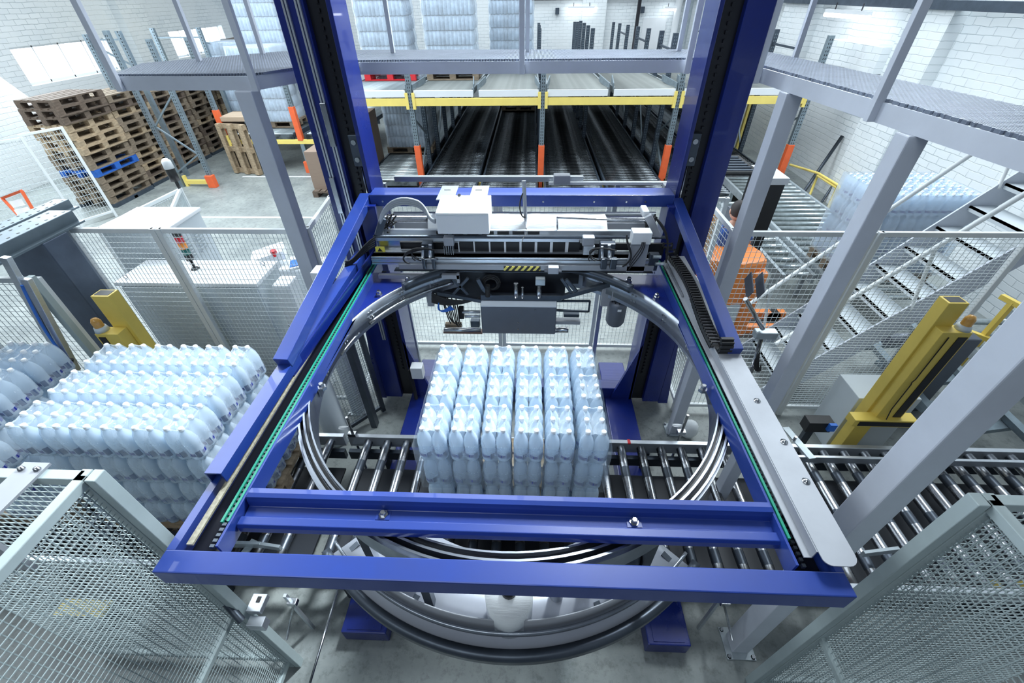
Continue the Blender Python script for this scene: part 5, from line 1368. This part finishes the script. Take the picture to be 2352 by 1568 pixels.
def wav(x0, x1, y0, y1, z0, z1):
    random.seed(5); g = filmbox(x0, x1, y0, y1, z0, z1, .006, 24)
    n = 64; cx, cy = (x0 + x1) / 2, (y0 + y1) / 2
    for k in range(25):
        f = 1 + .012 * math.cos((z0 + (z1 - z0) * k / 24 - .12) / .266 * 2 * PI)
        for i in range(n): x, y, z = g.v[k * n + i]; g.v[k * n + i] = (cx + (x - cx) * f, cy + (y - cy) * f, z)
    b = 24 * n; g.f.append(tuple(b + i for i in range(n))); g.m.append(0); g.smooth.append(True)
    return g
mk('stretch_film', wav(-.56, .56, -.425, .425, 0, 1.62), 'stretch_film', LOAD)
def place_load(x, y, z, label, layers=6, rz=0, m='pallet_grey', group='wrapped loads'):
    r = dup(LOAD, (x, y, z + .146), rz, label, group)
    q = PF[m].copy(); COL.objects.link(q); q.location = (x, y, z); q.rotation_euler.z = rz
    tag(q, '%s pallet under the %s' % ('red' if m == 'base_red' else 'wooden', label), 'pallet', 'pallets under wrapped loads')
PF['base_red'] = pallet_far('base_red')
place_load(-3.30, 11.9, 2.02, 'wrapped load on the upper level, behind the left column', m='base_red')
place_load(-1.83, 11.9, 2.02, 'big wrapped load on the upper level, second from the left')
place_load(-.52, 13.6, 1.97, 'wrapped load on the upper level, right end of the row')
place_load(-6.75, 13.2, 2.0, 'wrapped load high at the left beside the left column')
place_load(-6.7, 12.3, .93, 'wrapped load on the roller lane behind the orange sleeve')
place_load(-8.0, 13.6, .93, 'wrapped load partly hidden behind the left walkway post')
place_load(-3.17, 12.2, .33, 'wrapped load on the lower level, left of the dark lanes')
place_load(-.46, 17.5, .30, 'wrapped load deep in the dark lower lane')
tag(mk('upper_platform', G().box(-7.38, -5.7, 12.5, 15.5, 1.9, 2.0), 'rack_steel'), 'steel platform carrying the high left wrapped load', 'platform')
tag(mk('low_platform', G().box(-8.7, -7.45, 12.9, 14.2, .82, .92), 'rack_steel'), 'steel platform under the half hidden left wrapped load', 'platform')
# cardboard piles
for (x, y, h_, lb) in ((-4.55, 10.1, .95, 'tall brown pile of flat cardboard beside the left blue column'), (-4.2, 11.05, 1.45, 'brown cardboard pile behind the left blue column, under the yellow beam')):
    t = thing('cardboard_pile', (x, y, 0), lb, 'cardboard'); mk('cardboard_sheets', G().box(x - .4, x + .4, y - .45, y + .45, .144, h_), 'cardboard', t); 
    q = PF['pallet_dark'].copy(); COL.objects.link(q); q.location = (x, y, 0); q.rotation_euler.z = PI / 2; tag(q, 'dark pallet under the ' + lb[:40].rsplit(' ', 1)[0], 'pallet')
# floor markings
g = G(); g.box(-7.4, -4.4, 8.35, 8.42, 0, .002); g.box(-7.4, -4.4, 10.9, 10.97, 0, .002)
tag(mk('floor_line', g, 'white_metal'), kind='structure')
# ================================================================== RIGHT SIDE: stairs, conveyor, forklift, person
t = thing('steel_stairs', (3.9, 3.85, 0), 'grey steel stairs with handrails rising to the right behind the fence', 'stairs')
def sx(z): return 2.72 + z * .86
for yy in (3.50, 4.22):
    mk('stringer', G().beam((sx(-.02), yy, 0.0), (sx(2.75), yy, 2.75), .015, .24), 'grey_paint', t)
for k in range(12):
    z = .22 + k * .215
    mk('tread', G().box(sx(z) - .12, sx(z) + .12, 3.51, 4.21, z - .02, z).box(sx(z) - .12, sx(z) - .105, 3.51, 4.21, z - .05, z), 'cabinet_grey', t)
for yy, o_ in ((3.50, .0), (4.22, .0)):
    mk('handrail', G().tube((sx(.1) - .25, yy, .75), (sx(2.2) - .25, yy, 2.85), .021, 10), 'fence_paint', t)
    for z in (.3, 1.2, 2.1): mk('baluster', G().tube((sx(z) - .1, yy, z), (sx(z) - .25, yy, z + .65), .016, 8), 'fence_paint', t)
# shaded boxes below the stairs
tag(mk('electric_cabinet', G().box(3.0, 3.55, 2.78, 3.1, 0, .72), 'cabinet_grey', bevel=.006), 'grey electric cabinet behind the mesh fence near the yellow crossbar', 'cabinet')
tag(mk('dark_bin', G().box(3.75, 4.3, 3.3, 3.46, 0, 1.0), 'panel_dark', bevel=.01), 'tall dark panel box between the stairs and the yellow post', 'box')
t = thing('photo_sensor', (2.55, 2.62, 0), 'black sensor box with blue face on the far right conveyor rail', 'sensor')
mk('housing', G().box(2.5, 2.72, 2.56, 2.66, .5, .62), 'black_plastic', t, bevel=.004); mk('blue_face', G().box(2.66, 2.72, 2.53, 2.56, .55, .63), 'cable_blue', t); mk('stand', G().box(2.55, 2.62, 2.6, 2.64, 0, .5), 'dark_steel', t)
# right rear roller conveyor with water pallet
def conv_y(x0, x1, y0, y1, zr, label, pitch=.19):
    t = thing('roller_conveyor', ((x0 + x1) / 2, (y0 + y1) / 2, 0), label, 'conveyor')
    for x in (x0, x1): mk('side_rail', G().box(x - .025, x + .025, y0, y1, zr - .12, zr + .01), 'galvanised', t)
    r0 = None; y = y0 + .1
    while y < y1 - .05:
        if r0 is None: r0 = mk('roller', G().tube((x0, y, zr - .04), (x1, y, zr - .04), .04, 10), 'lane_steel', t); Y0 = y
        else: c = r0.copy(); COL.objects.link(c); c.parent = t; c.location = (0, y - Y0, 0)
        y += pitch
    y = y0 + .2
    while y < y1:
        for x in (x0, x1): mk('leg', G().box(x - .03, x + .03, y - .03, y + .03, 0, zr - .12), 'galvanised', t)
        y += 1.3
conv_y(4.12, 5.36, 4.75, 9.6, .5, 'grey roller conveyor along the right wall carrying a water pallet')
conv_y(5.05, 6.1, 2.6, 4.7, .42, 'dark roller conveyor under the stairs at the right edge', .25)
conv_y(3.6, 4.02, 5.4, 8.2, .45, 'narrow grey conveyor between the forklift mast and the wall conveyor', .22)
pallet((4.74, 5.55, .5), label='wooden pallet under the water packs by the right wall', m='pallet_grey')
stack(4.74, 5.55, .646, 6, 4, 'right wall pallet', lambda l, i, j: l == 0 or j == 0 or i == 0, group='water packs by the right wall')
tag(mk('stretch_wrap', filmbox(4.15, 5.33, 5.10, 5.97, .65, 1.70, .004), 'stretch_film'), 'clear stretch film around the water pallet by the right wall', 'stretch film')
# yellow rails by the wall and at the right edge
t = thing('yellow_barrier', (6.3, 9.2, 0), 'yellow tubular barrier by the right wall behind the forklift mast', 'barrier')
pts = [on_x(1815, 378, 6.2), on_x(1880, 398, 6.2), on_x(1925, 425, 6.2), on_x(1940, 447, 6.2)]
mk('top_tube', G().path(pts, .025, 8), 'rack_yellow', t)
for p in (pts[1], pts[2], pts[3]): mk('leg', G().tube(p, (p.x, p.y - .02, 0), .025, 8), 'rack_yellow', t)
mk('lower_tube', G().tube((pts[1].x, pts[1].y, .45), (pts[3].x, pts[3].y, .45), .025, 8), 'rack_yellow', t)
t = thing('yellow_barrier', (6.0, 4.6, 0), 'yellow tubular barrier at the right edge behind the big grey post', 'barrier')
ba, bb = on_z(2300, 680, 1.0), on_z(2380, 722, 1.0)
mk('top_tube', G().beam(ba, bb, .05, .05), 'yellow_paint', t); mk('lower_tube', G().beam(ba + Vector((-.12, -.02, -.45)), bb + Vector((.1, 0, -.45)), .05, .05), 'yellow_paint', t)
for u in (.35, .9): q = ba.lerp(bb, u); mk('leg', G().box(q.x - .025, q.x + .025, q.y - .025, q.y + .025, 0, 1.0), 'yellow_paint', t)
# yellow door frames seen through the rack
for k, (x, y) in enumerate(((4.6, 13.2), (5.1, 13.0), (5.9, 13.2))):
    tag(mk('yellow_column', G().box(x - .05, x + .05, y - .05, y + .05, 0, 1.85), 'rack_yellow'), 'yellow vertical post seen through the rack, %s from the left' % NUM[k + 1], 'post', 'yellow posts by the right wall')
tag(mk('leaning_bar', G().tube(on_x(1935, 312, WR - .05), (WR - .5, 9.75, 0), .035, 8), 'dark_steel'), 'long dark bar leaning against the right brick wall', 'bar')
tag(mk('leaning_bar', G().tube((WR - .04, 9.4, 1.0), (WR - .3, 9.3, 0), .025, 8), 'dark_steel'), 'shorter dark bar leaning against the right brick wall', 'bar')
# drums and hoses in the dark corner at the right edge
random.seed(12)
t = thing('machine_frame', (4.6, 3.0, 0), 'dark chain conveyor frame in the shade at the right edge', 'machine frame')
for k in range(5):
    y = 2.75 + k * .32; mk('cross_member', G().beam((3.95, y, .3), (4.65, y + .12, .3), .10, .05), 'rack_steel', t)
for x in (3.95, 4.62): mk('chain_track', G().beam((x, 2.6, .36), (x + .1, 4.4, .36), .08, .06), 'rack_steel', t)
for k in range(3): mk('gear_motor', G().tube((4.15, 2.9 + k * .55, .42), (4.4, 2.95 + k * .55, .42), .07, 14), 'panel_dark', t)
# forklift
FK = thing('forklift', (2.7, 4.9, 0), 'orange forklift with a dark mast behind the mesh fence at the right', 'forklift')
g = G()
g.prism([(2.14, 4.55), (2.66, 4.40), (2.98, 4.50), (3.00, 4.72), (2.92, 5.0), (2.3, 5.1), (2.12, 4.9)], .35, 1.18)
bd = mk('rear_body', g, 'forklift_orange', FK, bevel=.05)
mk('side_pillar', G().box(2.82, 3.00, 4.42, 4.62, .12, 1.05), 'forklift_orange', FK, bevel=.03)
mk('battery_door', G().box(2.45, 2.84, 4.36, 4.40, .20, .62), 'cabinet_grey', bd, bevel=.01) if False else mk('battery_door', G().box(2.46, 2.80, 4.40, 4.50, .15, .62), 'cabinet_grey', FK, bevel=.01)
mk('chassis', G().box(2.05, 3.02, 4.5, 5.6, .08, .36), 'panel_dark', FK, bevel=.02)
mk('seat', G().box(2.30, 2.72, 4.78, 5.15, .95, 1.05), 'rubber', FK, bevel=.03)
for y in (4.62, 4.95): mk('support_leg', G().box(3.0, 3.75, y - .05, y + .05, .05, .16), 'forklift_orange', FK, bevel=.01)
for (x, y) in ((2.2, 4.7), (2.2, 5.4), (3.6, 4.62), (3.6, 4.95)): mk('wheel', G().tube((x, y - .05, .09), (x, y + .05, .09), .088, 16), 'rubber', FK)
# mast
for yy in (5.72, 6.12): mk('mast_channel', G().box(3.26, 3.50, yy - .06, yy + .06, .05, 1.70), 'black_plastic', FK, bevel=.006)
mk('mast_crossbar', G().box(3.24, 3.52, 5.64, 6.2, 1.64, 1.72), 'cabinet_grey', FK)
mk('lift_cylinder', G().tube((3.24, 5.92, .2), (3.24, 5.92, 1.5), .045, 14), 'steel', FK)
mk('mast_plate', G().box(3.10, 3.2, 5.6, 6.2, .3, 1.15), 'panel_dark', FK, bevel=.01)
mk('chassis_arm', G().box(2.7, 3.25, 5.55, 5.75, .10, .32), 'panel_dark', FK, bevel=.01)
mk('overhead_leg', G().tube((3.0, 5.1, .4), (3.1, 5.8, 1.75), .03, 8), 'black_plastic', FK)
mk('overhead_leg', G().tube((2.3, 5.2, .4), (2.35, 6.05, 1.75), .03, 8), 'black_plastic', FK)
og = mk('overhead_guard', G().path([(2.3, 5.75, 1.75), (3.15, 5.75, 1.75), (3.15, 6.45, 1.75), (2.3, 6.45, 1.75), (2.3, 5.75, 1.75)], .03, 8), 'black_plastic', FK)
for k in range(6): mk('guard_slat', G().box(2.3, 3.15, 5.83 + k * .11, 5.88 + k * .11, 1.74, 1.765), 'rack_dark', og)
mk('dashboard', G().box(2.7, 3.1, 5.15, 5.45, .8, 1.15), 'panel_dark', FK, bevel=.04)
mk('steering_wheel', G().path([(2.58 + .13 * math.cos(a * PI / 8), 5.3 + .1 * math.sin(a * PI / 8), 1.16 + .06 * math.sin(a * PI / 8)) for a in range(17)], .014, 6), 'black_plastic', FK)
FK.location.x -= .22
# person
def skin_mesh(name, nodes, edges, m, parent=None, root=0, lv=2):
    me = bpy.data.meshes.new(name); o0 = ORG[parent.name] if parent else Vector(nodes[0][0])
    me.from_pydata([tuple(Vector(p) - o0) for p, r in nodes], edges, []); me.materials.append(MT[m])
    o = bpy.data.objects.new(name, me); COL.objects.link(o); ORG[o.name] = o0
    if parent: o.parent = parent
    else: o.location = o0
    sk = o.modifiers.new('skin', 'SKIN'); sv = me.skin_vertices[0].data
    for i, (p, r) in enumerate(nodes):
        sv[i].radius = r if isinstance(r, tuple) else (r, r)
    sv[root].use_root = True
    sk.use_smooth_shade = True
    s_ = o.modifiers.new('sub', 'SUBSURF'); s_.levels = lv; s_.render_levels = lv
    return o
hp = on_y(1692, 484, 4.98); px_, py_, pz_ = hp.x, 4.90, hp.z - .64          # pelvis on the seat
def pp(dx, dy, dz): return (px_ + dx, py_ + dy, pz_ + dz)
nodes = [(pp(0, 0, 0), (.14, .11)), (pp(0, .02, .18), (.125, .10)), (pp(0, .04, .36), (.15, .11)), (pp(0, .05, .44), (.085, .08)), (pp(0.0, .06, .49), .052), (pp(0.0, .075, .535), .052),
         (pp(-.19, .05, .40), .062), (pp(-.27, .10, .20), .047), (pp(-.20, .30, .10), .038), (pp(-.13, .40, .10), .028),
         (pp(.19, .05, .40), .062), (pp(.28, .12, .19), .047), (pp(.24, .34, .12), .038), (pp(.20, .42, .12), .028),
         (pp(-.10, .05, -.02), .095), (pp(-.13, .42, .0), .07), (pp(-.12, .46, -.38), .052), (pp(-.12, .50, -.72), .042), (pp(-.12, .62, -.75), .035),
         (pp(.10, .05, -.02), .095), (pp(.13, .42, .0), .07), (pp(.12, .46, -.38), .052), (pp(.12, .50, -.72), .042), (pp(.12, .62, -.75), .035)]
edges = [(0, 1), (1, 2), (2, 3), (3, 4), (4, 5), (2, 6), (6, 7), (7, 8), (8, 9), (2, 10), (10, 11), (11, 12), (12, 13), (0, 14), (14, 15), (15, 16), (16, 17), (17, 18), (0, 19), (19, 20), (20, 21), (21, 22), (22, 23)]
Pn = skin_mesh('person', nodes, edges, 'skin')
tag(Pn, 'person with short dark hair in a blue T-shirt driving the orange forklift', 'person')
sh = [(Vector(nodes[i][0]), tuple(q * 1.10 + .006 for q in (nodes[i][1] if isinstance(nodes[i][1], tuple) else (nodes[i][1],) * 2))) for i in (0, 1, 2, 3, 6, 10)]
sh += [(Vector(nodes[6][0]).lerp(Vector(nodes[7][0]), .7), (.066, .066)), (Vector(nodes[10][0]).lerp(Vector(nodes[11][0]), .7), (.066, .066))]
skin_mesh('shirt', [(tuple(p), r) for p, r in sh], [(0, 1), (1, 2), (2, 3), (2, 4), (4, 6), (2, 5), (5, 7)], 'shirt_blue', Pn)
tr_ = [(Vector(nodes[i][0]), tuple(q * 1.10 + .006 for q in (nodes[i][1] if isinstance(nodes[i][1], tuple) else (nodes[i][1],) * 2))) for i in (0, 14, 15, 16, 17, 19, 20, 21, 22)]
skin_mesh('trousers', [(tuple(p), r) for p, r in tr_], [(0, 1), (1, 2), (2, 3), (3, 4), (0, 5), (5, 6), (6, 7), (7, 8)], 'trousers', Pn)
hc = Vector(pp(0.01, .085, .64))
mk('head', G().ball(hc, .078, .095, .115, 20, 14).ball(hc + Vector((.0, .095, -.015)), .013, .02, .022, 8, 6).ball(hc + Vector((-.078, .0, -.01)), .012, .02, .03, 8, 6).ball(hc + Vector((.078, .0, -.01)), .012, .02, .03, 8, 6), 'skin', Pn)
mk('hair', G().ball(hc + Vector((0, -.014, .02)), .084, .096, .108, 20, 14), 'hair', Pn)
mk('eyes', G().ball(hc + Vector((-.03, .088, .0)), .011, .008, .008, 8, 6).ball(hc + Vector((.03, .088, .0)), .011, .008, .008, 8, 6), 'hair', Pn)
mk('mouth', G().ball(hc + Vector((0, .085, -.06)), .022, .008, .006, 8, 6), 'red', Pn)
mk('face_mask_strap', G().tube(hc + Vector((.075, .0, -.01)), hc + Vector((.05, .07, -.04)), .003, 6), 'sign_white', Pn)
for s_, w_ in ((-1, Vector(nodes[9][0])), (1, Vector(nodes[13][0]))):
    for k in range(4):
        q = w_ + Vector(((k - 1.5) * .018, .02, 0)); L_ = (.055, .065, .06, .048)[k]
        mk('finger', G().path([q, q + Vector((0, L_ * .5, .012)), q + Vector((0, L_ * .85, -.004)), q + Vector((0, L_ * .8, -.022))], [.009, .009, .008, .006], 8), 'skin', Pn)
    q = w_ + Vector((-s_ * .032, .0, 0)); mk('thumb', G().path([q, q + Vector((-s_ * .015, .025, 0)), q + Vector((-s_ * .01, .05, -.012))], [.011, .010, .007], 8), 'skin', Pn)
# wicker ring of a basket left of the person
t = thing('wicker_basket', (1.98, 4.6, 1.0), 'light wicker basket rim left of the person on the forklift', 'basket')
c = on_y(1630, 502, 4.7)
mk('rim', G().path([(c.x + .14 * math.cos(a * PI / 10), 4.7 + .12 * math.sin(a * PI / 10), c.z) for a in range(21)], .012, 8), 'wicker', t)
mk('basket_wall', G().lathe([(.08, 1.03), (.13, c.z)], (c.x, 4.7, 0), 20), 'wicker', t)
# sensor stand right of frame
t = thing('sensor_stand', (2.2, 2.75, 0), 'steel clamp stand with a double reflector arm right of the frame', 'sensor')
g = G(); mk('rod', G().tube(on_y(1712, 686, 2.55), on_y(1752, 755, 2.6), .016, 10), 'steel', t)
a = on_y(1752, 760, 2.6); mk('cross_clamp', G().box(a.x - .05, a.x + .11, 2.57, 2.64, a.z - .06, a.z), 'galvanised', t, bevel=.006)
mk('rod', G().tube(a + Vector((.01, 0, -.05)), on_y(1730, 842, 2.55), .016, 10), 'steel', t)
mk('base_leg', G().tube(on_y(1730, 842, 2.55), Vector((on_y(1730, 842, 2.55).x, 2.55, 0)), .016, 8), 'steel', t)
b = on_y(1725, 672, 2.55)
for dx in (0, .075): mk('reflector_blade', G().beam((b.x + dx, 2.55, b.z - .02), (b.x + dx + .01, 2.68, b.z + .06), .006, .11), 'panel_dark', t)
g = G()
for k in range(5): g.path(bez(on_y(1745, 810, 2.55), on_y(1725 + k * 4, 830, 2.5), on_y(1730 + k * 3, 862, 2.5), on_y(1748, 850 - k * 3, 2.52)), .004, 6)
mk('cable', g, 'rubber', t)
# reflector discs beside the far rail
for (px, py, lb) in ((789, 980, 'left'), (1556, 975, 'right')):
    c = on_z(px, py, .62); t = thing('round_reflector', (c.x, c.y, 0), 'white round reflector on a clamp stand beyond the %s part of the far rail' % lb, 'reflector')
    mk('disc', G().tube(c, c + Vector((0, -.008, -.01)), .042, 20), 'sign_white', t)
    mk('stand_rod', G().tube((c.x + .06, c.y, 0), (c.x + .06, c.y, .75), .012, 8), 'steel', t); mk('clamp', G().box(c.x + .02, c.x + .09, c.y - .02, c.y + .02, .5, .54), 'steel', t)
tag(mk('plastic_bag', G().ball(on_z(1583, 985, .12), .09, .08, .12, 10, 8), 'film_white'), 'crumpled clear plastic bag on the floor beyond the far rail', 'bag')
# cylinder canister and screen inside ring left
c = on_z(780, 960, .3)
tag(mk('canister', G().lathe([(0, 0), (.11, 0), (.12, .05), (.12, .75), (.1, .8), (0, .8)], (-1.95, 2.75, .0), 20), 'cabinet_grey'), 'grey cylindrical canister behind the far rail left of the ring', 'canister')
tag(mk('black_strip_post', G().box(-1.66, -1.60, 2.9, 2.98, 0, 1.6), 'dark_steel'), 'dark narrow steel post left of the left blue column foot', 'post')
t = thing('motor_box', (-1.02, 3.15, 0), 'white switch box with cables at the foot of the left column', 'electric box')
c = on_y(957, 850, 3.2); mk('housing', G().box(c.x - .05, c.x + .07, 3.15, 3.25, c.z - .08, c.z + .07), 'white_metal', t, bevel=.005)
mk('conduit', G().tube((c.x - .07, 3.2, 0), (c.x - .07, 3.2, c.z), .02, 8), 'rubber', t)
tag(mk('rubber_tyre', G().lathe([(.10, -.03), (.17, -.03), (.17, .03), (.10, .03)], (0, 0, 0), 20, closed=True), 'rubber'), 'x', 'x')
bpy.data.objects.remove(bpy.data.objects['rubber_tyre'])
for q in list(PF.values()): bpy.data.objects.remove(q)
for root in (PACK, LOAD):
    for o in [root] + list(root.children_recursive): bpy.data.objects.remove(o)
split_all({'screw', 'band_screw', 'rivet', 'bumper_arm', 'air_fitting', 'bracket', 'sealing_bar', 'slot', 'bolt', 'hose', 'cable', 'idler_tube', 'guide_rod', 'clamp_cylinder', 'air_cylinder', 'inner_rod', 'rod', 'belt_divider', 'slot_window', 'guide_rail', 'grille', 'tension_arm', 'blue_hoses', 'black_hoses', 'hose_bundle', 'cable_bundle', 'green_guide', 'eyes', 'side_frame', 'window_frame', 'fan_grille'})
